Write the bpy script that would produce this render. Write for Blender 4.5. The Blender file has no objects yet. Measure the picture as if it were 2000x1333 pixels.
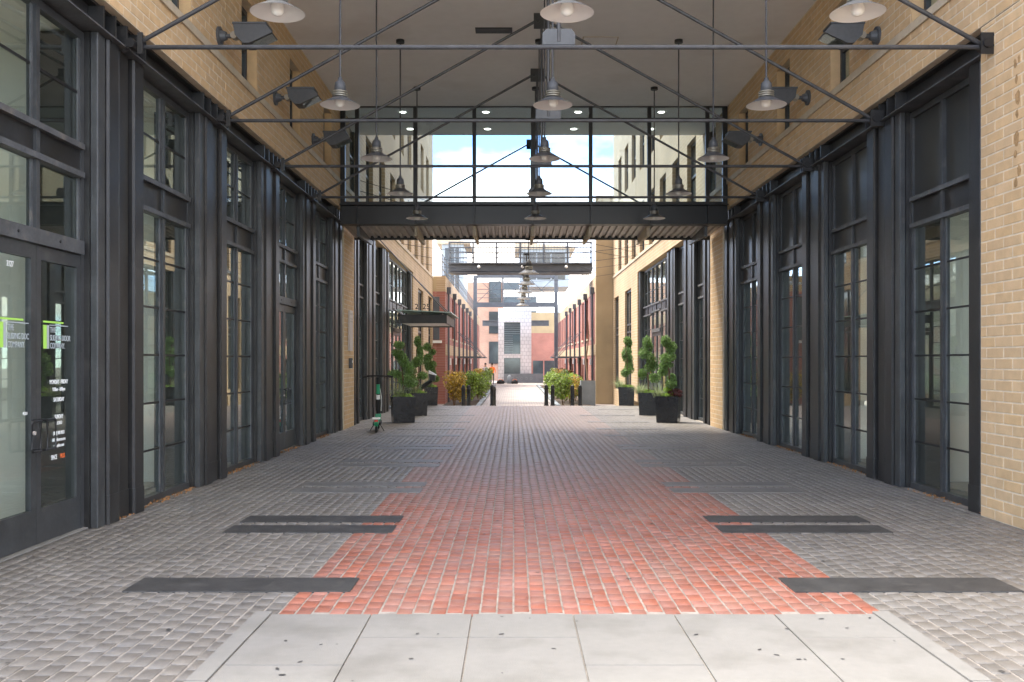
import bpy, math, random
import numpy as np
from mathutils import Vector, Matrix
random.seed(7); rng = np.random.default_rng(7)
R = math.radians
scene = bpy.context.scene
col = scene.collection

# ------------------------------------------------------------ camera, sky, sun, exposure
CAMH = 1.5
cam_d = bpy.data.cameras.new('camera'); cam = bpy.data.objects.new('camera', cam_d); col.objects.link(cam)
cam.location = (0, 0, CAMH); cam.rotation_euler = (R(90), 0, 0)
cam_d.sensor_width = 36; cam_d.lens = 36 * 1800 / 2000
cam_d.shift_x = -0.0015; cam_d.shift_y = 0.01925
cam_d.clip_start = 0.05; cam_d.clip_end = 2000
scene.camera = cam
SUN_EL, SUN_AZ = 60, 302          # azimuth: clockwise from +Y (302 = ahead of the camera, to its left)
world = bpy.data.worlds.new('World'); scene.world = world; world.use_nodes = True
wn = world.node_tree.nodes; wl = world.node_tree.links; wn.clear()
sky = wn.new('ShaderNodeTexSky'); sky.sky_type = 'NISHITA'; sky.sun_disc = False
sky.sun_elevation = R(SUN_EL); sky.sun_rotation = R(SUN_AZ); sky.air_density = 0.55; sky.dust_density = 0.0; sky.ozone_density = 2.5
tc = wn.new('ShaderNodeTexCoord'); mp = wn.new('ShaderNodeMapping'); mp.inputs['Scale'].default_value = (1.0, 1.0, 2.6); mp.inputs['Location'].default_value = (3.1, 0.7, 0.0)
nz = wn.new('ShaderNodeTexNoise'); nz.inputs['Scale'].default_value = 2.6; nz.inputs['Detail'].default_value = 7; nz.inputs['Roughness'].default_value = .58
cr = wn.new('ShaderNodeValToRGB'); cr.color_ramp.elements[0].position = .425; cr.color_ramp.elements[1].position = .60
mx = wn.new('ShaderNodeMix'); mx.data_type = 'RGBA'; mx.inputs[7].default_value = (6.2, 5.7, 5.1, 1)
bg = wn.new('ShaderNodeBackground'); bg.inputs['Strength'].default_value = 0.08
out = wn.new('ShaderNodeOutputWorld')
wl.new(tc.outputs['Generated'], mp.inputs['Vector']); wl.new(mp.outputs[0], nz.inputs['Vector']); wl.new(nz.outputs['Fac'], cr.inputs[0])
wl.new(cr.outputs[0], mx.inputs[0]); wl.new(sky.outputs[0], mx.inputs[6]); wl.new(mx.outputs[2], bg.inputs[0]); wl.new(bg.outputs[0], out.inputs[0])
sd = bpy.data.lights.new('sun', 'SUN'); sd.energy = .9; sd.angle = R(24); sd.color = (1, .93, .83)
so = bpy.data.objects.new('sun', sd); col.objects.link(so)
sdir = Vector((math.sin(R(SUN_AZ)) * math.cos(R(SUN_EL)), math.cos(R(SUN_AZ)) * math.cos(R(SUN_EL)), math.sin(R(SUN_EL))))
so.rotation_euler = sdir.to_track_quat('Z', 'Y').to_euler(); so.location = (0, -10, 40)
vs = scene.view_settings; vs.view_transform = 'Standard'; vs.look = 'None'; vs.exposure = 3.65; vs.gamma = 1.0
scene.render.engine = 'CYCLES'
scene.cycles.max_bounces = 10; scene.cycles.diffuse_bounces = 5; scene.cycles.transparent_max_bounces = 24; scene.cycles.glossy_bounces = 5

# ------------------------------------------------------------ materials
def nodes_of(m):
    m.use_nodes = True; return m.node_tree.nodes, m.node_tree.links
def mat(name, c, rough=.6, metal=0, var=.0, vscale=6, bump=0, bscale=60, rnd=0, stain=None, spec=.5, hue=0):
    m = bpy.data.materials.new(name); N, L = nodes_of(m); b = N['Principled BSDF']
    b.inputs['Roughness'].default_value = rough; b.inputs['Metallic'].default_value = metal; b.inputs['Specular IOR Level'].default_value = spec
    t = N.new('ShaderNodeTexCoord')
    g = N.new('ShaderNodeNewGeometry')
    last = N.new('ShaderNodeRGB'); last.outputs[0].default_value = (*c, 1); o = last.outputs[0]
    def noise(scale, det=4):
        n = N.new('ShaderNodeTexNoise'); n.inputs['Scale'].default_value = scale; n.inputs['Detail'].default_value = det
        L.new(g.outputs['Position'], n.inputs['Vector']); return n.outputs['Fac']
    def bright(o, src, lo, hi, f0=.3, f1=.7):
        mr = N.new('ShaderNodeMapRange'); mr.inputs[1].default_value = f0; mr.inputs[2].default_value = f1; mr.inputs[3].default_value = lo; mr.inputs[4].default_value = hi
        L.new(src, mr.inputs[0])
        vm = N.new('ShaderNodeVectorMath'); vm.operation = 'SCALE'; L.new(o, vm.inputs[0]); L.new(mr.outputs[0], vm.inputs['Scale']); return vm.outputs[0]
    if rnd:
        at = N.new('ShaderNodeAttribute'); at.attribute_name = 'rnd'
        oi = N.new('ShaderNodeObjectInfo'); ad = N.new('ShaderNodeMath'); ad.operation = 'ADD'; fr = N.new('ShaderNodeMath'); fr.operation = 'FRACT'
        L.new(at.outputs['Fac'], ad.inputs[0]); L.new(oi.outputs['Random'], ad.inputs[1]); L.new(ad.outputs[0], fr.inputs[0])
        o = bright(o, fr.outputs[0], 1 - rnd, 1 + rnd, 0, 1)
        if hue:
            hs = N.new('ShaderNodeHueSaturation'); mr = N.new('ShaderNodeMapRange'); mr.inputs[3].default_value = 1 - hue; mr.inputs[4].default_value = 1 + hue * .5
            m7 = N.new('ShaderNodeMath'); m7.operation = 'MULTIPLY'; m7.inputs[1].default_value = 7.31; f2 = N.new('ShaderNodeMath'); f2.operation = 'FRACT'
            L.new(fr.outputs[0], m7.inputs[0]); L.new(m7.outputs[0], f2.inputs[0]); L.new(f2.outputs[0], mr.inputs[0]); L.new(mr.outputs[0], hs.inputs['Saturation']); L.new(o, hs.inputs['Color']); o = hs.outputs[0]
    if var:
        o = bright(o, noise(vscale), 1 - var, 1 + var)
        o = bright(o, noise(vscale * 9, 3), 1 - var * .5, 1 + var * .5)
    if stain:
        sc, scale, lo, hi = stain
        mixn = N.new('ShaderNodeMix'); mixn.data_type = 'RGBA'; mixn.inputs[7].default_value = (*sc, 1)
        mr = N.new('ShaderNodeMapRange'); mr.inputs[1].default_value = lo; mr.inputs[2].default_value = hi
        L.new(noise(scale, 6), mr.inputs[0]); L.new(mr.outputs[0], mixn.inputs[0]); L.new(o, mixn.inputs[6]); o = mixn.outputs[2]
    L.new(o, b.inputs['Base Color'])
    if bump:
        bp = N.new('ShaderNodeBump'); bp.inputs['Strength'].default_value = bump; bp.inputs['Distance'].default_value = .01
        L.new(noise(bscale, 5), bp.inputs['Height']); L.new(bp.outputs[0], b.inputs['Normal'])
    return m
def glass_mat(name, tint=(.91, .94, .92), f0=.085, rough=0.0):
    m = bpy.data.materials.new(name); N, L = nodes_of(m); N.remove(N['Principled BSDF']); o = N['Material Output']
    g = N.new('ShaderNodeNewGeometry'); d = N.new('ShaderNodeVectorMath'); d.operation = 'DOT_PRODUCT'
    L.new(g.outputs['Normal'], d.inputs[0]); L.new(g.outputs['Incoming'], d.inputs[1])
    a = N.new('ShaderNodeMath'); a.operation = 'ABSOLUTE'; L.new(d.outputs['Value'], a.inputs[0])
    s = N.new('ShaderNodeMath'); s.operation = 'SUBTRACT'; s.inputs[0].default_value = 1; L.new(a.outputs[0], s.inputs[1])
    p = N.new('ShaderNodeMath'); p.operation = 'POWER'; p.inputs[1].default_value = 5; L.new(s.outputs[0], p.inputs[0])
    q = N.new('ShaderNodeMath'); q.operation = 'MULTIPLY_ADD'; q.inputs[1].default_value = 1 - f0; q.inputs[2].default_value = f0; q.use_clamp = True; L.new(p.outputs[0], q.inputs[0])
    tr = N.new('ShaderNodeBsdfTransparent'); tr.inputs[0].default_value = (*tint, 1)
    gl = N.new('ShaderNodeBsdfGlossy'); gl.inputs['Roughness'].default_value = rough; gl.inputs[0].default_value = (.95, 1, .98, 1)
    mxs = N.new('ShaderNodeMixShader'); L.new(q.outputs[0], mxs.inputs[0]); L.new(tr.outputs[0], mxs.inputs[1]); L.new(gl.outputs[0], mxs.inputs[2]); L.new(mxs.outputs[0], o.inputs[0])
    return m
def tile_mat(name, c1, c2, mortar, bw, bh, rough=.8, msize=.012, axes='YZ', bump=.4):
    m = bpy.data.materials.new(name); N, L = nodes_of(m); b = N['Principled BSDF']; b.inputs['Roughness'].default_value = rough
    g = N.new('ShaderNodeNewGeometry'); sp = N.new('ShaderNodeSeparateXYZ'); cb = N.new('ShaderNodeCombineXYZ'); L.new(g.outputs['Position'], sp.inputs[0])
    L.new(sp.outputs[axes[0]], cb.inputs[0]); L.new(sp.outputs[axes[1]], cb.inputs[1])
    t = N.new('ShaderNodeTexBrick'); t.inputs['Color1'].default_value = (*c1, 1); t.inputs['Color2'].default_value = (*c2, 1); t.inputs['Mortar'].default_value = (*mortar, 1)
    t.inputs['Scale'].default_value = 1; t.inputs['Mortar Size'].default_value = msize; t.inputs['Brick Width'].default_value = bw; t.inputs['Row Height'].default_value = bh; t.inputs['Bias'].default_value = -.1
    L.new(cb.outputs[0], t.inputs['Vector'])
    n = N.new('ShaderNodeTexNoise'); n.inputs['Scale'].default_value = .8; n.inputs['Detail'].default_value = 6; L.new(g.outputs['Position'], n.inputs['Vector'])
    mr = N.new('ShaderNodeMapRange'); mr.inputs[1].default_value = .3; mr.inputs[2].default_value = .7; mr.inputs[3].default_value = .84; mr.inputs[4].default_value = 1.12; L.new(n.outputs['Fac'], mr.inputs[0])
    v = N.new('ShaderNodeVectorMath'); v.operation = 'SCALE'; L.new(t.outputs['Color'], v.inputs[0]); L.new(mr.outputs[0], v.inputs['Scale']); L.new(v.outputs[0], b.inputs['Base Color'])
    bp = N.new('ShaderNodeBump'); bp.inputs['Strength'].default_value = bump; bp.inputs['Distance'].default_value = .01; bp.invert = True; L.new(t.outputs['Fac'], bp.inputs['Height']); L.new(bp.outputs[0], b.inputs['Normal'])
    return m
def emit_mat(name, c, s):
    m = bpy.data.materials.new(name); N, L = nodes_of(m); b = N['Principled BSDF']; b.inputs['Emission Color'].default_value = (*c, 1); b.inputs['Emission Strength'].default_value = s; b.inputs['Base Color'].default_value = (.8, .8, .8, 1); return m
def leaf_mat(name, c, hue=.25):
    m = mat(name, c, .55, rnd=.45, hue=hue); N, L = m.node_tree.nodes, m.node_tree.links; b = N['Principled BSDF']
    tr = N.new('ShaderNodeBsdfTranslucent'); ms = N.new('ShaderNodeMixShader'); ms.inputs[0].default_value = .35
    src = b.inputs['Base Color'].links[0].from_socket; L.new(src, tr.inputs[0]); L.new(b.outputs[0], ms.inputs[1]); L.new(tr.outputs[0], ms.inputs[2]); L.new(ms.outputs[0], N['Material Output'].inputs[0]); return m

M = dict(
 steel=mat('painted_dark_steel', (.019, .0185, .0185), .42, 0, .35, 3, .12, 120, stain=((.06, .054, .048), 4, .6, .85)),
 frame=mat('window_frame_steel', (.043, .045, .047), .42, 0, .25, 4, .08, 90, stain=((.10, .094, .085), 6, .6, .85)),
 rail=mat('weathered_rail_steel', (.075, .078, .082), .5, 0, .3, 5, .1, 90, stain=((.16, .14, .12), 7, .58, .8)),
 rod=mat('rod_steel', (.045, .046, .05), .38, 0, .25, 8, stain=((.2, .19, .18), 30, .7, .78)),
 plate=mat('grey_plate', (.065, .068, .072), .5, 0, .15, 9),
 black=mat('black_metal', (.012, .012, .013), .4),
 ceil=mat('ceiling_stucco', (.87, .86, .84), .9, 0, .04, .6, .35, 70, stain=((.76, .73, .69), .7, .58, .8)),
 brick=mat('buff_brick', (.58, .395, .215), .85, 0, .07, 9, .25, 160, rnd=.05, hue=.05, stain=((.46, .31, .16), 1.1, .62, .85)),
 mortar=mat('pale_mortar', (.64, .535, .39), .95, 0, .1, 9),
 stone=mat('buff_stone', (.52, .435, .32), .8, 0, .1, 4, .2, 60, stain=((.38, .31, .23), 2.5, .55, .8)),
 paver_g=mat('grey_paver', (.18, .165, .147), .45, 0, .16, 1.3, .35, 130, rnd=.12, hue=.2, stain=((.22, .21, .2), 3, .58, .8)),
 bar=mat('dark_granite', (.045, .044, .043), .6, 0, .3, 5, .35, 200, stain=((.09, .085, .078), 9, .55, .8)),
 bar_pale=mat('pale_granite', (.165, .158, .15), .5, 0, .15, 4, .25, 200),  # lighter grey granite for the strips farther from the street
 slab=mat('concrete', (.225, .217, .20), .85, 0, .06, 2, .3, 140, stain=((.155, .147, .13), 2.2, .5, .78)),
 sand=mat('joint_sand', (.31, .28, .245), .95, 0, .25, 8),
 asphalt=mat('asphalt', (.09, .09, .09), .9, 0, .2, 2, .4, 120),
 far_pave=tile_mat('far_paving', (.34, .30, .275), (.29, .255, .235), (.22, .195, .18), .24, .12, .75, .012, 'YX'),
 glass=glass_mat('window_glass'), clear=glass_mat('screen_glass', (.72, .81, .86), .05),
 panel=mat('dark_spandrel_panel', (.026, .027, .026), .3, 0, .15, 3),
 white=mat('white_enamel', (.82, .81, .78), .4), globe=mat('frosted_globe', (.85, .83, .78), .3),
 ring=mat('lamp_ring', (.36, .34, .29), .35, .6), flood=mat('flood_grey', (.07, .075, .083), .5, 0, .12, 20),
 room=mat('interior_plaster', (.82, .81, .74), .9, 0, .04, 1), roomfloor=mat('interior_floor', (.34, .30, .25), .5, 0, .15, 2),
 wood=mat('orange_wood', (.46, .22, .08), .45, 0, .22, 6), duct=mat('galvanised_duct', (.35, .36, .36), .4, .7),
 galv=mat('corrugated_deck', (.46, .43, .405), .45, .35, .15, 3), 
 wht_txt=mat('white_lettering', (.82, .82, .82), .6), green=mat('lime_lettering', (.42, .75, .12), .5), grey_txt=mat('grey_lettering', (.40, .44, .46), .5), orange=mat('orange_lettering', (.8, .16, .04), .5),
 alley=tile_mat('buff_brick_far', (.47, .34, .20), (.42, .30, .175), (.52, .42, .30), .305, .1015),
 alley_x=tile_mat('buff_stucco_far', (.46, .35, .205), (.44, .335, .195), (.45, .345, .21), .61, .3, axes='XZ', bump=.1),
 red=tile_mat('red_brick_far', (.36, .12, .09), (.31, .10, .075), (.38, .23, .19), .22, .075),
 red_x=tile_mat('red_brick_front', (.42, .145, .105), (.36, .115, .085), (.44, .27, .22), .22, .075, axes='XZ'),
 pink_x=tile_mat('pink_brick_far', (.50, .29, .21), (.44, .25, .18), (.5, .36, .28), .22, .075, axes='XZ'),
 tile=tile_mat('white_glazed_tile', (.86, .86, .85), (.82, .82, .81), (.5, .5, .5), .33, .33, .35, .016, 'XZ'),
 bluegrey=mat('blue_grey_render', (.22, .25, .27), .7, 0, .12, 2), steel2=mat('grey_painted_steel', (.085, .095, .11), .5, 0, .15, 3),
 metal_clad=mat('grey_cladding', (.34, .39, .43), .5, .2, .1, 2), winglass=mat('dark_window', (.05, .06, .065), .08, 0, .2, 1.5),
 planter=mat('black_planter', (.014, .014, .016), .22, 0, .25, 12), soil=mat('soil', (.05, .035, .02), .95),
 bark=mat('bark', (.16, .10, .06), .9, 0, .3, 25), juniper=leaf_mat('juniper_leaf', (.17, .29, .075)), grass=leaf_mat('grass_blade', (.30, .36, .17)),
 lime=leaf_mat('lime_leaf', (.36, .56, .06)), bush=leaf_mat('bush_leaf', (.22, .32, .05), .35), purple=leaf_mat('purple_leaf', (.16, .05, .05)), goldl=leaf_mat('golden_leaf', (.48, .34, .06)), vine=leaf_mat('vine_leaf', (.11, .18, .05)),
 scoot_g=mat('green_scooter', (.02, .30, .14), .35), redlamp=mat('red_reflector', (.7, .02, .02), .3), rubber=mat('rubber', (.015, .015, .015), .8),
 skin=mat('skin', (.5, .3, .2), .6), vest=mat('orange_vest', (.95, .20, .03), .7), trousers=mat('dark_trousers', (.05, .06, .09), .8), shirt=mat('white_shirt', (.75, .75, .76), .8), hair=mat('dark_hair', (.02, .015, .012), .7),
 glow=emit_mat('downlight_glow', (1, .9, .72), 1.2), canopy_g=mat('green_glass_edge', (.30, .42, .38), .25), plaque=mat('plaque', (.55, .49, .45), .5), debris=mat('brown_leaf_litter', (.30, .15, .06), .9, 0, .3, 40))
# the red lane: fired red pavers that are worn and dirty mauve-grey further in
def red_paver():
    m = mat('red_paver', (.31, .118, .08), .5, 0, .16, 1.5, .35, 130, rnd=.13, hue=.15, stain=((.30, .175, .135), 2.2, .5, .8)); N, L = m.node_tree.nodes, m.node_tree.links; b = N['Principled BSDF']
    g = N.new('ShaderNodeNewGeometry'); sp = N.new('ShaderNodeSeparateXYZ'); L.new(g.outputs['Position'], sp.inputs[0])
    n = N.new('ShaderNodeTexNoise'); n.inputs['Scale'].default_value = .9; n.inputs['Detail'].default_value = 6; L.new(g.outputs['Position'], n.inputs['Vector'])
    a = N.new('ShaderNodeMath'); a.operation = 'MULTIPLY_ADD'; a.inputs[1].default_value = 5.5; L.new(n.outputs['Fac'], a.inputs[0]); L.new(sp.outputs['Y'], a.inputs[2])
    mr = N.new('ShaderNodeMapRange'); mr.inputs[1].default_value = 12.0; mr.inputs[2].default_value = 17.0; mr.inputs[4].default_value = .88; L.new(a.outputs[0], mr.inputs[0])
    mxn = N.new('ShaderNodeMix'); mxn.data_type = 'RGBA'; mxn.inputs[7].default_value = (.265, .215, .19, 1)
    src = b.inputs['Base Color'].links[0].from_socket; L.new(mr.outputs[0], mxn.inputs[0]); L.new(src, mxn.inputs[6]); L.new(mxn.outputs[2], b.inputs['Base Color']); return m
M['paver_r'] = red_paver()

# ------------------------------------------------------------ mesh helpers
ORG = {}
class MB:
    def __init__(s): s.v = []; s.f = []; s.sm = False
    def add(s, vs, fs):
        n = len(s.v); s.v += [tuple(p) for p in vs]; s.f += [tuple(i + n for i in f) for f in fs]; return s
    def box(s, x0, x1, y0, y1, z0, z1):
        x0, x1 = sorted((x0, x1)); y0, y1 = sorted((y0, y1)); z0, z1 = sorted((z0, z1))
        return s.add([(x0,y0,z0),(x1,y0,z0),(x1,y1,z0),(x0,y1,z0),(x0,y0,z1),(x1,y0,z1),(x1,y1,z1),(x0,y1,z1)],
              [(0,3,2,1),(4,5,6,7),(0,1,5,4),(1,2,6,5),(2,3,7,6),(3,0,4,7)])
    def cbox(s, x0, x1, y0, y1, z0, z1, b=.012):       # box with chamfered vertical edges
        x0, x1 = sorted((x0, x1)); y0, y1 = sorted((y0, y1))
        ring = [(x0+b,y0),(x1-b,y0),(x1,y0+b),(x1,y1-b),(x1-b,y1),(x0+b,y1),(x0,y1-b),(x0,y0+b)]
        n = 8; vs = [(x,y,z0) for x,y in ring] + [(x,y,z1) for x,y in ring]
        return s.add(vs, [tuple(range(n-1,-1,-1)), tuple(range(n,2*n))] + [(i,(i+1)%n,n+(i+1)%n,n+i) for i in range(n)])
    def cyl(s, p0, p1, r, n=10, r1=None):
        p0 = Vector(p0); p1 = Vector(p1); d = (p1-p0); r1 = r if r1 is None else r1
        q = d.to_track_quat('Z', 'Y'); a = [q @ Vector((math.cos(2*math.pi*i/n), math.sin(2*math.pi*i/n), 0)) for i in range(n)]
        vs = [p0 + x*r for x in a] + [p1 + x*r1 for x in a]
        return s.add(vs, [tuple(range(n-1,-1,-1)), tuple(range(n,2*n))] + [(i,(i+1)%n,n+(i+1)%n,n+i) for i in range(n)])
    def tube(s, pts, r, n=8):
        pts = [Vector(p) for p in pts]; rr = r if isinstance(r, (list, tuple)) else [r]*len(pts); base = len(s.v); vs = []
        for i, p in enumerate(pts):
            d = pts[min(i+1,len(pts)-1)] - pts[max(i-1,0)]; q = d.to_track_quat('Z', 'Y')
            vs += [p + q @ Vector((math.cos(2*math.pi*k/n)*rr[i], math.sin(2*math.pi*k/n)*rr[i], 0)) for k in range(n)]
        fs = [tuple(range(n-1,-1,-1)), tuple((len(pts)-1)*n+k for k in range(n))]
        for i in range(len(pts)-1):
            for k in range(n): fs.append((i*n+k, i*n+(k+1)%n, (i+1)*n+(k+1)%n, (i+1)*n+k))
        return s.add(vs, fs)
    def lathe(s, prof, c=(0,0,0), n=24):
        c = Vector(c); vs = []; fs = []
        for r, z in prof: vs += [c + Vector((r*math.cos(2*math.pi*i/n), r*math.sin(2*math.pi*i/n), z)) for i in range(n)]
        for j in range(len(prof)-1):
            for i in range(n): fs.append((j*n+i, j*n+(i+1)%n, (j+1)*n+(i+1)%n, (j+1)*n+i))
        s.sm = True; return s.add(vs, fs)
    def prism(s, poly, ext):                           # polygon of 3-D points swept along ext
        n = len(poly); e = Vector(ext); vs = [Vector(p) for p in poly] + [Vector(p)+e for p in poly]
        return s.add(vs, [tuple(range(n-1,-1,-1)), tuple(range(n,2*n))] + [(i,(i+1)%n,n+(i+1)%n,n+i) for i in range(n)])
    def build(s, name, m, parent=None, local=False, label=None):
        org = ORG.get(parent.name, Vector()) if (parent and not local) else Vector()
        me = bpy.data.meshes.new(name); me.from_pydata([(p[0]-org[0], p[1]-org[1], p[2]-org[2]) for p in s.v], [], s.f)
        me.materials.append(M[m] if isinstance(m, str) else m)
        if s.sm: me.shade_smooth()
        me.update(); o = bpy.data.objects.new(name, me); col.objects.link(o)
        if parent: o.parent = parent
        ORG[o.name] = org
        if label: o['label'] = label
        return o
def tag(o, label, cat, group=None):
    o['label'] = label; o['category'] = cat
    if group: o['group'] = group
    return o
def thing(name, label, cat, loc=(0,0,0), group=None):
    o = bpy.data.objects.new(name, None); col.objects.link(o); o.location = loc; o.empty_display_size = .2
    ORG[o.name] = Vector(loc); return tag(o, label, cat, group)
def struct(o): o['kind'] = 'structure'; return o
def copy_tree(o, parent=None):
    c = o.copy(); col.objects.link(c)
    if parent: c.parent = parent
    for ch in o.children: copy_tree(ch, c)
    return c
def text_obj(s, size, m, parent, pos, right, up=(0,0,1), name='lettering', align='LEFT', sx=.8, depth=.0012):
    cu = bpy.data.curves.new('t', 'FONT'); cu.body = s; cu.size = size; cu.align_x = align; cu.extrude = depth; cu.offset = size*.004
    t = bpy.data.objects.new('t', cu); col.objects.link(t); bpy.context.view_layer.update()
    me = bpy.data.meshes.new_from_object(t.evaluated_get(bpy.context.evaluated_depsgraph_get())); bpy.data.objects.remove(t)
    r = Vector(right); u = Vector(up); n = r.cross(u); org = ORG.get(parent.name, Vector()) if parent else Vector()
    for v in me.vertices: v.co = Vector(pos) + r*(v.co.x*sx) + u*v.co.y + n*v.co.z - org
    me.materials.clear(); me.materials.append(M[m]); o = bpy.data.objects.new(name, me); col.objects.link(o); o.parent = parent; ORG[o.name] = org; return o
def in_view(x, y, z, pad=0):
    if y < .5: return False
    px = 1003 + 1800*x/y; py = 705 - 1800*(z-CAMH)/y
    return -pad < px < 2000+pad and -pad < py < 1333+pad
def attr_rnd(me, vals):
    a = me.attributes.new('rnd', 'FLOAT', 'FACE'); a.data.foreach_set('value', np.asarray(vals, dtype=np.float32))

CX = .43                               # centre line of the passage
def wx(side, off):                     # off metres into the wall, measured from the brick face
    return -3.66 - off if side < 0 else 4.52 + off

# ------------------------------------------------------------ ground, lane, pavers
g = MB()
ys = [-80, 30.7, 38, 260]; zs = [-.006, -.006, -.48, -.48]; xs = [-120, 120]
g.add([(x, y, z) for y, z in zip(ys, zs) for x in xs], [(2*i, 2*i+1, 2*i+3, 2*i+2) for i in range(3)])
ground = struct(g.build('ground', 'sand'))
struct(MB().box(-120, 120, -16, .6, -.02, -.001).build('road', 'asphalt'))
lp = MB(); lp.add([(-5, 30.705, -.002), (5.9, 30.705, -.002), (5.9, 38, -.474), (-5, 38, -.474), (5.9, 130, -.474), (-5, 130, -.474)], [(0,1,2,3), (3,2,4,5)])
struct(lp.build('path', 'far_pave'))

bars = [(6.16,.37)] + [(y,.34) for y in (8.2,8.72,10.63,11.18,13.2,13.77,15.75,16.3,18.5,20.3,22.6,25.3)]
bar_rects = []
for y, w in bars:
    for x0, x1 in ((-2.53,-1.07),(1.83,3.3)): bar_rects.append((x0, x1, y-w/2, y+w/2))
for x0, x1, y0, y1 in bar_rects + [(-3.5,-2.0,28.2,28.6),(2.6,4.3,28.2,28.6)]:
    b = MB().cbox(x0-.01, x1+.01, y0-.005, y1+.005, -.028, .006, .008).build('paving_strip', 'bar' if y0 < 10 else 'bar_pale', ground)
PW, PD = .1, .148
fields = {'r': [], 'g': []}
ncol = int(round((6.4+5.5)/PW))
for c in range(ncol):
    xc = -5.5 + (c+.5)*PW
    lane = -1.42 < xc < 2.25
    if abs(xc-CX) > 4.22: ymax = 5.3
    else: ymax = 30.7
    yy = 1.3 + (c % 2)*PD*.5 + random.uniform(-.02,.02)
    while yy < ymax:
        pd = PD*random.uniform(.97,1.03); yc = yy+pd/2; yy += pd
        if -1.54 < xc < 2.24 and yc < 5.45: continue
        if any(a+.05 < xc < b_-.05 and p+.075 < yc < q-.075 for a,b_,p,q in bar_rects): continue
        fields['r' if lane else 'g'].append((xc, yc, pd))
def paver_arrays(lst):
    P = np.array(lst); n = len(P); w = PW-.012; h = rng.uniform(-.0025,.0015,n)
    jx = rng.uniform(-.002,.002,n); tilt = rng.uniform(-.0007,.0007,(n,2))
    V = np.zeros((n,12,3)); cs = [(-1,-1),(1,-1),(1,1),(-1,1)]
    for k,(a,b) in enumerate(cs):
        hd = P[:,2]/2-.0065
        V[:,k] = np.stack([P[:,0]+jx+a*w/2, P[:,1]+b*hd, np.full(n,-.029)],1)
        V[:,4+k] = np.stack([P[:,0]+jx+a*w/2, P[:,1]+b*hd, h-.004+a*tilt[:,0]+b*tilt[:,1]],1)
        V[:,8+k] = np.stack([P[:,0]+jx+a*(w/2-.004), P[:,1]+b*(hd-.004), h+a*tilt[:,0]+b*tilt[:,1]],1)
    F = []
    for k in range(4):
        k2=(k+1)%4; F += [(k,k2,4+k2,4+k),(4+k,4+k2,8+k2,8+k)]
    F.append((8,9,10,11)); return V, np.array(F)
def np_mesh(name, V, F, m):
    n = len(V); k = V.shape[1]; me = bpy.data.meshes.new(name); nf = len(F)
    me.vertices.add(n*k); me.vertices.foreach_set('co', V.reshape(-1).astype(np.float32))
    idx = (F[None]+ (np.arange(n)*k)[:,None,None]).reshape(-1); me.loops.add(len(idx)); me.loops.foreach_set('vertex_index', idx.astype(np.int32))
    me.polygons.add(n*nf); me.polygons.foreach_set('loop_start', np.arange(0,len(idx),4,dtype=np.int32)); me.polygons.foreach_set('loop_total', np.full(n*nf,4,dtype=np.int32))
    me.update(calc_edges=True); me.validate(); me.materials.append(M[m]); return me
one = None
for key, m in (('r','paver_r'),('g','paver_g')):
    lst = sorted(fields[key], key=lambda p: p[1])
    vis = [p for p in lst if in_view(p[0],p[1],0)]; near = vis[:150]; ns = set(near); rest = [p for p in lst if p not in ns]
    V, F = paver_arrays([(0,0,PD)]*6); protos = []
    for i in range(6):
        me = np_mesh('paver', V[i:i+1], F, m); attr_rnd(me, [0]*9); protos.append(me)
    for p in near:
        o = bpy.data.objects.new('paver', random.choice(protos)); o.location = (p[0], p[1], 0); col.objects.link(o); o.parent = ground
    V, F = paver_arrays(rest); me = np_mesh('paver_field', V, F, m); attr_rnd(me, np.repeat(rng.random(len(rest)), 9))
    o = bpy.data.objects.new('paver_field', me); col.objects.link(o); o.parent = ground; o['kind'] = 'stuff'
# concrete apron with its slabs
apron = struct(MB().box(-1.44, 2.14, .6, 5.44, -.028, -.012).build('pavement', 'bar'))
x_j = [-1.43+i*3.56/6 for i in range(7)]; y_j = [5.44-.455*i for i in range(11)]
for i in range(6):
    for j in range(10):
        MB().cbox(x_j[i]+.005, x_j[i+1]-.005, y_j[j+1]+.0006, y_j[j]-.0006, -.02, .004+random.uniform(-.0015,.0015), .004).build('slab', 'slab', apron)
for x0, x1 in ((-1.535,-1.437),(2.137,2.235)):
    for j in range(4): MB().cbox(x0, x1, 5.5-1.2*(j+1)+.003, 5.5-1.2*j-.003, -.02, .007, .006).build('kerb', 'slab', apron)
# gum spots and grit on the slabs
gs = MB()
for _ in range(46):
    x = random.uniform(-1.4,2.1); y = random.uniform(3.4,5.4); r = random.uniform(.004,.012); a = random.random()*3
    gs.add([(x+r*1.6*math.cos(t)*math.cos(a)-r*.8*math.sin(t)*math.sin(a), y+r*1.6*math.cos(t)*math.sin(a)+r*.8*math.sin(t)*math.cos(a), .0075) for t in np.linspace(0,6.28,9)[:-1]], [tuple(range(8))])
o = gs.build('gum_spots', 'bar', apron); o['kind'] = 'stuff'

gp = MB()      # gum and grit on the pavers
for _ in range(160):
    x = random.uniform(-3.6,4.4); y = random.uniform(3.6,17); r = random.uniform(.006,.016); a = random.random()*3
    if -1.6 < x < 2.3 and y < 5.6: continue
    gp.add([(x+r*1.5*math.cos(t)*math.cos(a)-r*.8*math.sin(t)*math.sin(a), y+r*1.5*math.cos(t)*math.sin(a)+r*.8*math.sin(t)*math.cos(a), .0068) for t in np.linspace(0,6.28,9)[:-1]], [tuple(range(8))])
o = gp.build('gum_spots', 'bar', ground); o['kind'] = 'stuff'

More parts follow.
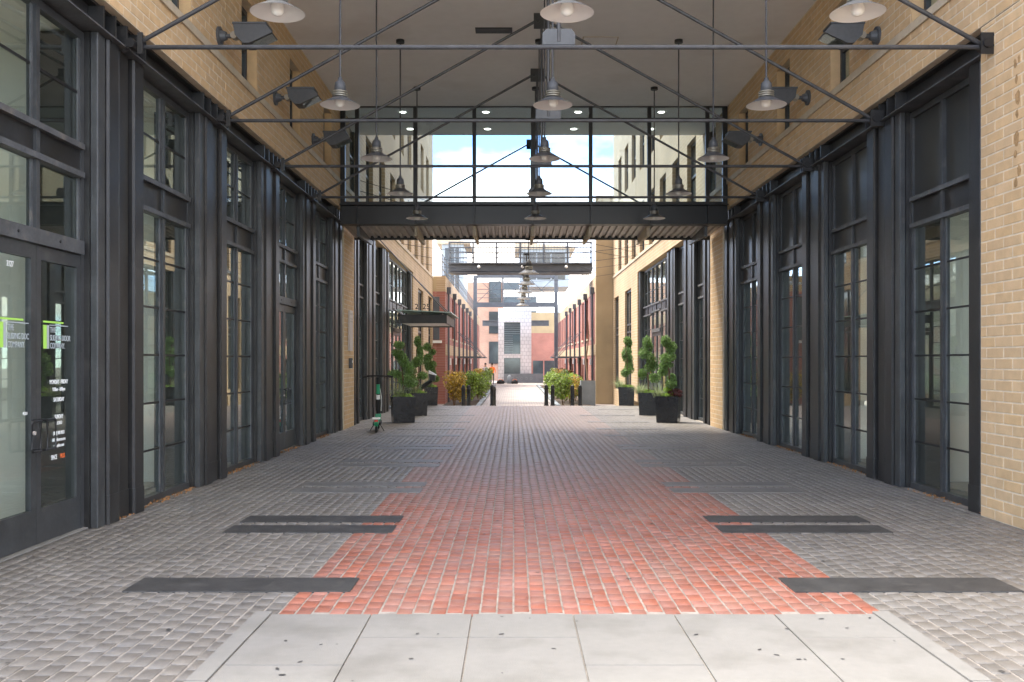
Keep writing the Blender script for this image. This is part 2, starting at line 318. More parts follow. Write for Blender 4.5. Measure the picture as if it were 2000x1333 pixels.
# ------------------------------------------------------------ brick walls
def cells(u0,u1,v0,v1,op):
    us = sorted({u0,u1,*[min(max(a,u0),u1) for o in op for a in o[:2]]}); vs = sorted({v0,v1,*[min(max(a,v0),v1) for o in op for a in o[2:]]})
    for i in range(len(us)-1):
        for j in range(len(vs)-1):
            cu=(us[i]+us[i+1])/2; cv=(vs[j]+vs[j+1])/2
            if not any(o[0]<cu<o[1] and o[2]<cv<o[3] for o in op): yield us[i],us[i+1],vs[j],vs[j+1]
def brick_wall(side, y0, y1, z0, z1, op, parent, limit, thick=.3, BL=.305, BH=.1015, J=.013, off=0):
    mb = MB()
    for a,b,c,d in cells(y0,y1,z0,z1,op): mb.box(wx(side,off+.0035), wx(side,off+thick), a,b,c,d)
    mb.build('mortar_wall', 'mortar', parent)
    L = []; row = 0; z = z0
    while z < z1-.02:
        zt = min(z+BH, z1); y = y0-(row%2)*BL/2
        while y < y1:
            a=max(y,y0)+J/2; b=min(y+BL,y1)-J/2; segs=[(a,b)]
            for o in op:
                if o[2] < (z+zt)/2 < o[3]:
                    ns=[]
                    for s,e in segs:
                        if e<=o[0] or s>=o[1]: ns.append((s,e)); continue
                        if s<o[0]: ns.append((s,o[0]))
                        if e>o[1]: ns.append((o[1],e))
                    segs=ns
            for s,e in segs:
                if e-s>.03: L.append((s,e,z+J/2,zt-J/2))
            y += BL
        z += BH; row += 1
    L.sort(key=lambda q: (0 if in_view(wx(side,off),(q[0]+q[1])/2,(q[2]+q[3])/2) else 1, q[0]))
    n_ind = min(limit, sum(in_view(wx(side,off),(q[0]+q[1])/2,(q[2]+q[3])/2) for q in L))
    s = 1 if side < 0 else -1
    def verts(yc,zc,l,h,x):
        e=.004; dep=.014
        vs=[]
        for ins,dx in ((0,-dep),(0,-e),(e,0)):
            for a,b in ((-1,-1),(1,-1),(1,1),(-1,1)): vs.append((x+s*dx, yc+a*(l/2-ins), zc+b*(h/2-ins)))
        return vs
    F=[]
    for k in range(4):
        k2=(k+1)%4; F+=[(k,k2,4+k2,4+k),(4+k,4+k2,8+k2,8+k)]
    F.append((8,9,10,11))
    if s < 0: F=[tuple(reversed(f)) for f in F]
    cache={}
    for i,(a,b,c,d) in enumerate(L[:n_ind]):
        key=(round(b-a,3),round(d-c,3))
        if key not in cache:
            me=bpy.data.meshes.new('brick'); me.from_pydata(verts(0,0,b-a,d-c,0),[],F); me.materials.append(M['brick']); attr_rnd(me,[0]*9); cache[key]=me
        o=bpy.data.objects.new('brick',cache[key]); col.objects.link(o); o.parent=parent
        o.location=Vector((wx(side,off)+s*random.uniform(-.0015,.0015),(a+b)/2,(c+d)/2))-ORG[parent.name]
    rest=L[n_ind:]
    if rest:
        mb=MB()
        for a,b,c,d in rest: mb.add(verts((a+b)/2,(c+d)/2,b-a,d-c,wx(side,off)+s*random.uniform(-.0015,.0015)),F)
        o=mb.build('brick_field','brick',parent); attr_rnd(o.data,np.repeat(rng.random(len(rest)),9)); o['kind']='stuff'
def side_window(parent, side, y0, y1, z0, z1, off, fr=.07, mullion=True, m='frame'):
    w = MB()
    a,b = off+.14, off+.2
    w.box(wx(side,a),wx(side,b),y0,y0+fr,z0,z1); w.box(wx(side,a),wx(side,b),y1-fr,y1,z0,z1)
    w.box(wx(side,a),wx(side,b),y0+fr,y1-fr,z0,z0+fr); w.box(wx(side,a),wx(side,b),y0+fr,y1-fr,z1-fr,z1)
    for q0,q1 in ((y0-.0015,y0+.02),(y1-.02,y1+.0015)): MB().box(wx(side,off+.004),wx(side,a-.001),q0,q1,z0,z1).build('reveal','brick',parent)
    if mullion: zm=(z0+z1)/2; w.box(wx(side,a+.01),wx(side,b-.005),y0+fr,y1-fr,zm-.025,zm+.025)
    f = w.build('window', m, parent)
    MB().box(wx(side,a+.03),wx(side,a+.036),y0+fr-.01,y1-fr+.01,z0+fr-.01,z1-fr+.01).build('pane','glass',f)
    MB().box(wx(side,off+.42),wx(side,off+.44),y0-.1,y1+.1,z0-.1,z1+.1).build('blind','panel',f)
Z_LEDGE, Z_BR, Z_SILL, Z_CEIL = 4.45, 4.73, 5.22, 6.88
P0, PITCH, PWID = 8.24, 2.68, 1.04
Y_FRONT, Y_SCREEN = 5.3, 19.49; Y_ROOF = 8.9  # Y_ROOF: unseen roof edge, set back to let more skylight into the passage
WALL_NAME = {-1: 'beside the lettered double doors', 1: 'opposite the lettered double doors'}
for side in (-1, 1):
    t = thing('brick_wall', 'buff brick wall with stone band and tall windows, ' + ('above the lettered double doors' if side < 0 else 'reaching the ground beside stained patches'), 'wall', (wx(side,0), Y_FRONT, 0 if side>0 else Z_BR))
    mids = [7.42+PITCH*k for k in range(5)]
    op = [(y-.385,y+.385,Z_SILL+.1,6.47) for y in mids] 
    opb = op + [(Y_FRONT-1,Y_SCREEN+1,Z_SILL,Z_SILL+.1)]
    brick_wall(side, Y_FRONT, Y_SCREEN-.02, Z_BR, Z_CEIL, opb, t, 230 if side>0 else 300)
    yb = Y_FRONT
    while yb < Y_SCREEN-.05:
        ye = min(yb+1.2, Y_SCREEN-.02); MB().box(wx(side,-.025),wx(side,.2),yb+.002,ye-.002,Z_SILL+.004,Z_SILL+.098).build('stone_band','stone',t); yb += 1.2
    for y in mids: side_window(t, side, y-.383, y+.383, Z_SILL+.102, 6.468, 0)
    if side > 0:
        brick_wall(side, Y_FRONT, 8.92, 0, Z_BR-.012, [], t, 70)
        st = MB()      # old fixing stains left by a sign
        for (yy,zz,r) in ((8.30,4.18,.03),(8.24,4.20,.025),(8.28,4.03,.03),(8.26,3.86,.045),(8.27,3.72,.03),(8.28,3.5,.05),(8.30,3.36,.03),(8.24,3.2,.035),(8.29,3.1,.035)):
            st.add([(wx(side,-.002), yy+r*math.cos(a)*random.uniform(.6,1.1), zz+1.5*r*math.sin(a)*random.uniform(.7,1.1)) for a in np.linspace(6.28,0,11)[:-1]],[tuple(range(10))])
        st.build('rust_stain', mat('rust_stain',(.36,.22,.10),.9,0,.3,30), t)

# ------------------------------------------------------------ steel piers, ledge and lintels
def pier(side, y0, y1, label, z1=Z_LEDGE, ribs=3, z0=0):
    t = thing('steel_pier', label, 'pier', (wx(side,.04), (y0+y1)/2, z0), 'dark steel piers between the glazed bays')
    MB().box(wx(side,.13),wx(side,.6),y0+.001,y1-.001,z0,z1-.004).build('back_plate','steel',t)
    jw = .17*(y1-y0)/1.04
    MB().cbox(wx(side,.06),wx(side,.129),y0+.004,y0+jw-.01,z0+.004,z1-.006,.008).build('jamb_angle','frame',t)
    yy = y0+jw; w = (y1-yy)/ribs
    for k in range(ribs):
        f = [.04,.075,.045][k%3]; a = yy+k*w+.012; b = yy+(k+1)*w-.012*(k<ribs-1)
        r = MB().cbox(wx(side,f),wx(side,.129),a,b-.03,z0+.005,z1-.006,.02).build('rib','steel',t)
        MB().cbox(wx(side,f-.005),wx(side,.128),a-.005,b-.025,z0,z0+.24+.03*random.random(),.02).build('base_sleeve','steel',r)
    return t
names = ['first','second','third','fourth','fifth','sixth']
SIDEN = {-1:'on the lettered-door side',1:'on the dark-panel side'}
for side in (-1,1):
    for k in range(-1,5):
        y0 = P0+PITCH*k; y1 = y0+PWID
        if side > 0 and k < 0: continue
        if side > 0 and k == 0: y0 = 8.925
        pier(side, y0, y1, f'dark ribbed steel pier {SIDEN[side]}, {names[k+1]} from the street', ribs=3 if y1-y0>.6 else 1)
    ys0 = Y_FRONT if side<0 else 8.925
    lt = thing('steel_lintel', f'dark steel lintel beam with thin ledge over the glazed bays {SIDEN[side]}', 'beam', (wx(side,.1), ys0, Z_LEDGE))
    MB().box(wx(side,-.01),wx(side,.2),ys0,21.3,Z_LEDGE,Z_LEDGE+.014).build('ledge','rail',lt)
    MB().box(wx(side,.17),wx(side,.3),ys0,21.3,Z_LEDGE+.016,Z_BR-.005).build('web','steel',lt)
    MB().box(wx(side,.09),wx(side,.168),ys0,21.3,Z_BR-.03,Z_BR-.006).build('flange','steel',lt)
    for k in range(-1,5):
        y0 = P0+PITCH*k
        if side>0 and k<1: continue
        for q in (.05,.3,.55,.8,.99): MB().box(wx(side,.03),wx(side,.169),y0+q,y0+q+.03,Z_LEDGE+.016,Z_BR-.034).build('stiffener','steel',lt)

# ------------------------------------------------------------ glazed bays
def bay(side, y0, y1, label, kind='win', dark_top=False, cat='window', base=.0, ztop=4.43, off=.18, group='glazed bays'):
    t = thing('glazed_bay', label, cat, (wx(side,off), (y0+y1)/2, base), group)
    a, b = off, off+.07; ym = (y0+y1)/2; fw = .055
    fr = MB()
    fr.box(wx(side,a),wx(side,b),y0,y0+fw,base,ztop); fr.box(wx(side,a),wx(side,b),y1-fw,y1,base,ztop); fr.box(wx(side,a),wx(side,b),y0+fw,y1-fw,ztop-.07,ztop)
    fr.build('frame','frame',t)
    MB().box(wx(side,a-.012),wx(side,b-.002),ym-.03,ym+.03,(2.45 if kind=='door' else base+.07),ztop-.07).build('mullion','frame',t)
    h1, h2 = 3.37, 3.11 if kind!='door' else 3.17
    for z in (h1, h2-.05): MB().box(wx(side,a-.035),wx(side,b-.004),y0+fw,y1-fw,z,z+.05).build('rail','rail',t)
    MB().box(wx(side,a+.012),wx(side,b-.006),y0+fw,y1-fw,h2,h1).build('spandrel','steel',t)
    def pane(p,q,z0,z1,mu,m='glass'):
        g = MB().box(wx(side,a+.03),wx(side,a+.036),p,q,z0,z1).build('pane' if m=='glass' else 'opaque_panel',m,t)
        if m=='glass':
            bead = MB(); bead.box(wx(side,a+.012),wx(side,a+.029),q-.03,q-.002,z0,z1); bead.build('glazing_bead','rail',g)
        for z in mu: MB().box(wx(side,a+.02),wx(side,a+.029),p+.002,q-.032 if m=='glass' else q-.002,z-.011,z+.011).build('muntin','black',g)
    halves = ((y0+fw,ym-.03),(ym+.03,y1-fw))
    for p,q in halves:
        pane(p,q,h1+.05,ztop-.07,[] if dark_top else [3.88],'panel' if dark_top else 'glass')
        if kind=='win': pane(p,q,base+.07,h2-.05,[base+.55,1.05,1.56,2.07,2.58])
        else: pane(p,q,2.56,h2-.05,[])
    if kind=='win': MB().box(wx(side,a-.02),wx(side,b-.003),y0+fw,y1-fw,base,base+.07).build('sill','frame',t)
    else:
        MB().box(wx(side,a-.03),wx(side,b-.005),y0+fw,y1-fw,2.44,2.56).build('door_header','rail',t)
        MB().box(wx(side,a-.04),wx(side,b+.1),y0+.01,y1-.01,0.002,.015).build('threshold','slab',t)
        for i,(p,q) in enumerate(((y0+fw+.004,ym-.003),(ym+.003,y1-fw-.004))):
            d = MB(); x0,x1 = wx(side,a+.004),wx(side,a+.05); s=.075
            d.box(x0,x1,p,p+s,.02,2.43); d.box(x0,x1,q-s,q,.02,2.43); d.box(x0,x1,p+s,q-s,2.32,2.43); d.box(x0,x1,p+s,q-s,.02,.30)
            leaf = d.build('door_leaf','frame',t)
            MB().box(wx(side,a+.025),wx(side,a+.031),p+s,q-s,.30,2.32).build('pane','glass',leaf)
            yh = (q-.04) if i==0 else (p+.04); sg = -1 if i==0 else 1
            x_ = wx(side,a-.06); xi = wx(side,a+.004); yo = yh+sg*.13
            MB().tube([(xi,yh,1.02),(x_,yh,1.02),(x_,yh+sg*.01,1.0),(x_,yh+sg*.01,.8),(x_,yh,.78),(xi,yh,.78)],.011).build('pull_handle','black',leaf)
            MB().tube([(x_,yh,1.02),(x_,yo,1.02),(x_,yo+sg*.015,1.0),(x_,yo+sg*.015,.8),(x_,yo,.78),(x_,yh,.78)],.011).build('pull_handle','black',leaf)
            if i==0: MB().cyl((wx(side,a+.006),q-.037,.92),(wx(side,a-.012),q-.037,.92),.017).build('lock','plaque',leaf)
        for q in (.3,.7): MB().cyl((wx(side,a-.03),y0+q*(y1-y0),2.5),(wx(side,a-.036),y0+q*(y1-y0),2.5),.012).build('bolt','black',t)
    return t
op_l = [(P0+PITCH*k+PWID, P0+PITCH*(k+1)) for k in range(-1,4)]
kinds = ['door','win','win','door','win']
lab_l = ['steel framed double glass doors numbered 2127 with white lettering','tall glazed bay next to the lettered double doors','tall glazed bay between the lettered bay neighbour and the plain double doors','steel framed plain double glass doors with square pull handles','tall narrow glazed bay between plain double doors and brick pilaster with plaque']
for i,(a,b) in enumerate(op_l):
    t = bay(-1,a,b,lab_l[i],kinds[i],cat='door' if kinds[i]=='door' else 'window')
    if i==0: doorbay = t
lab_r = ['tall glazed bay with black upper panels nearest the stained brick wall, wooden counter inside','tall glazed bay with black upper panels, second along from the stained brick wall','tall glazed bay with black upper panels, third along from the stained brick wall','tall glazed bay with black upper panels, fourth along, beside the plain brick pilaster']
for i,(a,b) in enumerate(op_l[1:]): bay(1,a,b,lab_r[i],'win',True)
# lettering on the double doors
xg = wx(-1,.18+.0245)+.0006; leafs = [o for o in doorbay.children if o.name.startswith('door_leaf')]; leafs.sort(key=lambda o: o.data.vertices[0].co.y)
RT = (0,1,0); ymid = 7.42
def T(s,size,m,leaf,y,z,al='LEFT',sx=.8): text_obj(s,size,m,leaf,(xg+.0016,y,z),RT,align=al,sx=sx)
T('2127',.062,'wht_txt',leafs[0],7.02,2.225)
for lf,y in ((leafs[0],6.93),(leafs[1],7.58)):
    for k,s_ in enumerate(('THE','SLIDING DOOR','COMPANY.')): T(s_,.068,'grey_txt',lf,y+.10,1.735-.066*k,sx=.74)
    MB().box(xg+.0012,xg+.002,y-.01,y+.33,1.815,1.83).build('logo_bar','green',lf)
    MB().box(xg+.0012,xg+.002,y+.09,y+.41,1.793,1.801).build('logo_bar','grey_txt',lf)
    MB().box(xg+.0012,xg+.002,y-.01,y+.045,1.60,1.795).build('logo_block','green',lf); MB().box(xg+.0012,xg+.002,y+.047,y+.085,1.60,1.795).build('logo_block','grey_txt',lf)
yc = 7.83
for s_,sz,z in (('MONDAY - FRIDAY',.05,1.305),('9:30am - 6:00pm',.044,1.245),('SATURDAY',.05,1.155),('SUNDAY',.05,1.01),('CLOSED',.04,.96),('(888) 988-9033',.042,.875),('slidingdoorco.com',.042,.82),('spaceplus.com',.042,.77)):
    T(s_,sz,'wht_txt',leafs[1],yc,z,'CENTER',.72)
T('SPACE',.055,'wht_txt',leafs[1],yc-.13,.67,sx=.62); T('PLUS',.055,'orange',leafs[1],yc+.025,.67,sx=.66)
T('PUSH',.035,'wht_txt',leafs[0],7.255,1.07); 

# ------------------------------------------------------------ rooms behind the glass
for side in (-1,1):
    rm = thing('shop_interior', f'pale plastered shop interior behind the glazed bays {SIDEN[side]}', 'room', (wx(side,3), 20, 0))
    MB().box(wx(side,.6),wx(side,6.5),Y_FRONT,41,.0,.02).build('room_floor','roomfloor',rm)
    bw = MB(); rw = [(5.9+3.0*k, 8.6+3.0*k, .5, 4.2) for k in range(12)]  # rear openings added out of view to bring daylight into the rooms
    for a,b_,c,d in cells(Y_FRONT,41,0,4.5,rw): bw.box(wx(side,6.5),wx(side,6.7),a,b_,c,d)
    bw.build('back_wall','room',rm)
    for a,b_,c,d in rw: MB().box(wx(side,6.58),wx(side,6.59),a,b_,c,d).build('added_rear_pane','glass',rm)
    MB().box(wx(side,.31),wx(side,6.5),Y_FRONT,41,4.47,4.6).build('room_ceiling','room',rm)
    MB().box(wx(side,.31),wx(side,6.5),Y_FRONT,Y_FRONT+.2,.02,4.47).build('end_wall','room',rm); MB().box(wx(side,.31),wx(side,6.5),40.8,41,.02,4.47).build('end_wall','room',rm)
    for k in range(0,5):
        y = P0+PITCH*k+.35; MB().box(wx(side,.61),wx(side,1.25 if k%2 else 1.6),y,y+.25,.02,4.47).build('partition','room',rm)
    for k in (1,3): y = P0+PITCH*k-.3; MB().cyl((wx(side,2.2),Y_FRONT+.3,3.75+.15*k),(wx(side,2.2),18,3.75+.15*k),.28,16).build('duct','duct',rm)
cn = thing('counter','orange wooden reception counter with pale top inside the glazed bay','counter',(wx(1,1.4),10.2,.02))
MB().box(wx(1,1.1),wx(1,1.7),9.35,10.9,.021,.95).build('body','wood',cn); MB().box(wx(1,1.05),wx(1,1.75),9.3,10.95,.951,1.0).build('top','white',cn)
for k in range(6): MB().box(wx(1,1.075),wx(1,1.099),9.37+.255*k,9.6+.255*k,.06,.92).build('panel','wood',cn)

# ------------------------------------------------------------ ceiling, mass above
t = thing('upper_building','plain stucco soffit of the storey bridging the passage','building',(CX,12,Z_CEIL))
MB().box(wx(-1,.3),wx(1,.3),Y_ROOF,22.0,Z_CEIL+.002,Z_CEIL+.3).build('soffit','ceil',t)
MB().box(wx(-1,8),wx(1,3),Y_ROOF+.02,21.9,Z_CEIL+.302,12.4).build('upper_storey','alley_x',t)  # unseen mass, kept tall and widened leftward to shade the apron
for side in (-1,1): MB().box(wx(side,.31),wx(side,7),Y_FRONT+.03,19.4,4.74,Z_CEIL).build('side_storey','room',t)
for side in (-1,1): MB().box(wx(side,.302),wx(side,7),Y_FRONT-.02,Y_FRONT+.028,0,Z_CEIL+.3).build('street_front','alley_x',t)
for x in (-1.9, CX, 2.77): MB().box(x-.06,x+.06,Y_FRONT+.1,Y_ROOF-.002,Z_CEIL-.0005,Z_CEIL+.2).build('purlin','steel',t)  # invented open purlins, unseen; hold the near lamps where the roof is set back
MB().box(wx(-1,.0),wx(1,.0),Y_FRONT,Y_FRONT+.098,Z_CEIL,Z_CEIL+.24).build('added_edge_beam','steel',t)  # added with the purlins to close the unseen open frame
ah = thing('access_hatch','square painted access hatch in the soffit beside the centre rods','hatch',(1.45,15.6,Z_CEIL))
MB().box(1.15,1.75,15.3,15.9,Z_CEIL-.004,Z_CEIL+.001).build('frame','stone',ah); MB().box(1.17,1.73,15.32,15.88,Z_CEIL-.006,Z_CEIL-.0045).build('panel','ceil',ah)
v = thing('ceiling_vent','dark slotted vent set in the stucco soffit','vent',(-.32,15,Z_CEIL))
MB().box(-.62,-.02,14.88,15.12,Z_CEIL-.012,Z_CEIL+.001).build('frame','black',v)
for k in range(4): MB().box(-.6,-.04,14.9+k*.055,14.93+k*.055,Z_CEIL-.018,Z_CEIL-.0125).build('slat','rail',v)

# ------------------------------------------------------------ trusses
def truss(y, label, rods=True, zr=Z_LEDGE+.03, za=6.72):
    xl, xr = wx(-1,-.06), wx(1,-.06)
    t = thing('rod_truss', label, 'truss', (CX,y,zr), 'steel rod trusses spanning the passage')
    if rods: MB().cyl((xl,y,zr),(xr,y,zr),.022,12).build('tie_rod','rod',t)
    for s,x in ((-1,xl),(1,xr)):
        MB().cyl((x,y,zr+.02),(CX+s*.11,y,za-.03),.021,12).build('diagonal_rod','rod',t)
        br = MB(); br.box(x-s*.11 if s<0 else x-.06, x+.06 if s<0 else x+.11, y-.09,y-.075,zr-.09,zr+.11); br.build('bracket_plate','steel',t)
        MB().cyl((x,y-.11,zr+.01),(x,y+.05,zr+.01),.045,12).build('pin','black',t)
        MB().cyl((x+s*-.02,y,zr+.03),(x+s*.12,y,zr-.02),.034,10).build('clevis','rod',t)
    MB().box(CX-.12,CX+.12,y-.02,y+.02,za-.13,za+.1).build('apex_plate','steel',t)
    for q in (-.06,.06): MB().cyl((CX+q,y-.035,za-.02),(CX+q,y+.03,za-.02),.028,8).build('pin','black',t)
    MB().cyl((CX,y,zr+.05),(CX,y,za-.1),.02,10).build('king_rod','rod',t)
    MB().prism([(CX-.155,y-.012,zr+.022),(CX+.155,y-.012,zr+.022),(CX+.155,y-.012,zr+.13),(CX+.115,y-.012,zr+.172),(CX-.115,y-.012,zr+.172),(CX-.155,y-.012,zr+.13)],(0,.024,0)).build('gusset_plate','plate',t)
    return t
tn = ['over the lettered double doors\' street-side pier','over the pier beyond the lettered double doors','second along from the lettered double doors','third along from the lettered double doors','fourth along, one bay before the glass screen']
for k in range(-1,4): truss(P0+.52+PITCH*k, 'dark steel rod truss '+tn[k+1])
truss(22.2-.03,'dark steel rod truss seen through the glass screen, beyond the corrugated canopy')

# ------------------------------------------------------------ pendant lamps
def lamp(loc, label, ztop, size=1.0, group='pendant lamps in the passage'):
    t = thing('pendant_lamp', label, 'lamp', loc, group); S=size
    MB().cyl((0,0,.27*S),(0,0,ztop-loc[2]-.02),.011*S,8).build('drop_rod','rod',t,True)
    MB().cyl((0,0,ztop-loc[2]-.05),(0,0,ztop-loc[2]-.001),.07*S,16).build('ceiling_canopy','black',t,True)
    MB().lathe([(.0,.30*S),(.022*S,.30*S),(.026*S,.27*S),(.055*S,.245*S),(.062*S,.2*S),(.062*S,.155*S),(.05*S,.15*S)],n=20).build('housing','flood',t,True)
    for z in (.142,.118,.094): MB().lathe([(.05*S,(z-.006)*S),(.083*S,(z-.006)*S),(.086*S,z*S),(.083*S,(z+.006)*S),(.05*S,(z+.006)*S)],n=20).build('ring','ring',t,True)
    MB().lathe([(.048*S,.15*S),(.048*S,.08*S)],n=16).build('neck','white',t,True)
    sh = MB().lathe([(.05*S,.085*S),(.085*S,.078*S),(.15*S,.04*S),(.214*S,.004*S),(.218*S,.0)],n=32).build('shade','flood',t,True)
    MB().lathe([(.217*S,-.0005),(.212*S,.0005*S),(.148*S,.035*S),(.083*S,.072*S),(.045*S,.078*S)],n=32).build('shade_lining','white',sh,True)
    MB().lathe([(.045*S,.07*S),(.055*S,.03*S),(.05*S,-.0),(.034*S,-.018*S),(.0,-.026*S)],n=16).build('globe','globe',t,True)
    return t
rows = {-1.9:'on the lettered-door side', CX:'on the passage centre line', 2.77:'on the dark-panel side'}
ordn = ['nearest the street','second from the street','third from the street','fourth from the street','last before the glass screen']
for x,w in rows.items():
    for k in range(5): lamp((x, 7.42+PITCH*k, 4.30), f'caged pendant lamp {w}, {ordn[k]}', Z_CEIL)

# ------------------------------------------------------------ wall floodlights
for side in (-1,1):
    for k in range(1,4):
        y = P0+.52+PITCH*k; z = 5.53; s = 1 if side<0 else -1; x = wx(side,0)
        t = thing('floodlight', f'grey box floodlight on buff brick {SIDEN[side]}, {names[k-1]} in from the street', 'floodlight', (x,y,z), 'wall floodlights')
        MB().cyl((x,y,z),(x+s*.03,y,z),.115,18).build('wall_plate','flood',t)
        MB().cyl((x+s*.03,y,z),(x+s*.10,y,z),.075,14,.05).build('boss','flood',t); MB().cyl((x+s*.10,y,z),(x+s*.24,y,z),.028,10).build('arm','flood',t)
        MB().cyl((x+s*.2,y-.05,z),(x+s*.2,y+.05,z),.045,14).build('knuckle','ring',t)
        hd = MB().prism([(x+s*.22,y-.14,z+.10),(x+s*.62,y-.14,z+.10),(x+s*.70,y-.14,z+.0),(x+s*.42,y-.14,z-.13),(x+s*.34,y-.14,z-.13),(x+s*.24,y-.14,z-.03)],(0,.28,0)).build('head','flood',t)
        MB().prism([(x+s*.21,y-.15,z+.102),(x+s*.63,y-.15,z+.102),(x+s*.63,y-.15,z+.125),(x+s*.21,y-.15,z+.125)],(0,.30,0)).build('visor','flood',hd)
        MB().prism([(x+s*.69,y-.12,z-.012),(x+s*.45,y-.12,z-.125),(x+s*.452,y-.12,z-.131),(x+s*.694,y-.12,z-.018)],(0,.24,0)).build('lens','glass',hd)

# ------------------------------------------------------------ glass screen, beam, canopy deck
t = thing('glass_screen','black framed glass screen above the dark beam across the passage','screen',(CX,Y_SCREEN,4.37))
MXs = [-3.31,-2.08,-.83,.41,1.63,2.87,4.1]; xl,xr = wx(-1,.0)+.001,wx(1,.0)-.001
for x in MXs: MB().box(x-.04,x+.04,Y_SCREEN-.03,Y_SCREEN+.05,4.80,6.86).build('mullion','black',t)
for x0,x1 in ((xl,xl+.10),(xr-.10,xr)): MB().box(x0,x1,Y_SCREEN-.035,Y_SCREEN+.055,4.80,6.86).build('end_post','black',t)
ex = [xl+.1]+MXs+[xr-.1]
for i in range(len(ex)-1):
    a = ex[i]+(.04 if i else 0); b = ex[i+1]-(.04 if i<len(ex)-2 else 0)
    MB().box(a,b,Y_SCREEN,Y_SCREEN+.008,4.86,6.57).build('pane','clear',t); MB().box(a,b,Y_SCREEN,Y_SCREEN+.008,6.63,6.86).build('pane','clear',t)
    for z in (4.80,6.57): MB().box(a,b,Y_SCREEN-.025,Y_SCREEN+.04,z,z+.06).build('transom','black',t)
MB().box(xl,xr,Y_SCREEN-.02,Y_SCREEN+.07,6.861,6.879).build('head','black',t)
b = thing('steel_beam','deep black steel I-beam carrying the glass screen','beam',(CX,Y_SCREEN,4.37))
MB().box(xl,xr,Y_SCREEN-.02,Y_SCREEN+.03,4.39,4.775).build('web','black',b)
for z in (4.37,4.777): MB().box(xl,xr,Y_SCREEN-.14,Y_SCREEN+.14,z,z+.02).build('flange','black',b)
for x in MXs: MB().box(x-.012,x+.012,Y_SCREEN-.13,Y_SCREEN-.021,4.391,4.776).build('stiffener','black',b)
dk = thing('deck_canopy','corrugated metal deck canopy on tapered arms beyond the beam','canopy',(CX,20.3,4.3))
n = 54; prof = []
for i in range(n):
    x = xl+.02+(xr-xl-.04)*i/n; w = (xr-xl-.04)/n; prof += [(x,0),(x+w*.4,0),(x+w*.5,.045),(x+w*.9,.045)]
dm = MB(); P = []
for y,z in ((19.64,4.39),(21.12,4.315)): P += [(x,y,z+h) for x,h in prof]
m_ = len(prof); dm.add(P,[(i,i+1,m_+i+1,m_+i) for i in range(m_-1)]); dm.add([(x,y,z+.006) for x,y,z in P],[(m_+i,m_+i+1,i+1,i) for i in range(m_-1)])
dm.build('corrugated_sheet','galv',dk)
MB().box(xl+.02,xr-.02,21.125,21.16,4.27,4.40).build('edge_angle','black',dk)
for x in MXs: MB().prism([(x-.03,19.64,4.375),(x-.03,21.5,4.285),(x-.03,21.5,4.20),(x-.03,21.4,4.19),(x-.03,19.64,4.15)],(.06,0,0)).build('arm','stone' if x not in (MXs[0],MXs[-1]) else 'rail',dk)
for i_,x in enumerate((-2.4,-.6,1.4,3.2)):
    for y in (19.95,21.4):
        d = thing('downlight',f'lit recessed downlight {"close behind the glass screen" if y<20.5 else "at the outer soffit edge"}, {names[i_]} from the lettered-door side','light',(x,y,Z_CEIL),'recessed downlights behind the glass screen')
        MB().lathe([(.075,-.001),(.095,-.006),(.095,.0)],c=(x,y,Z_CEIL),n=18).build('trim','white',d); MB().lathe([(.074,-.002),(.0,-.002)],c=(x,y,Z_CEIL),n=18).build('lens','glow',d)

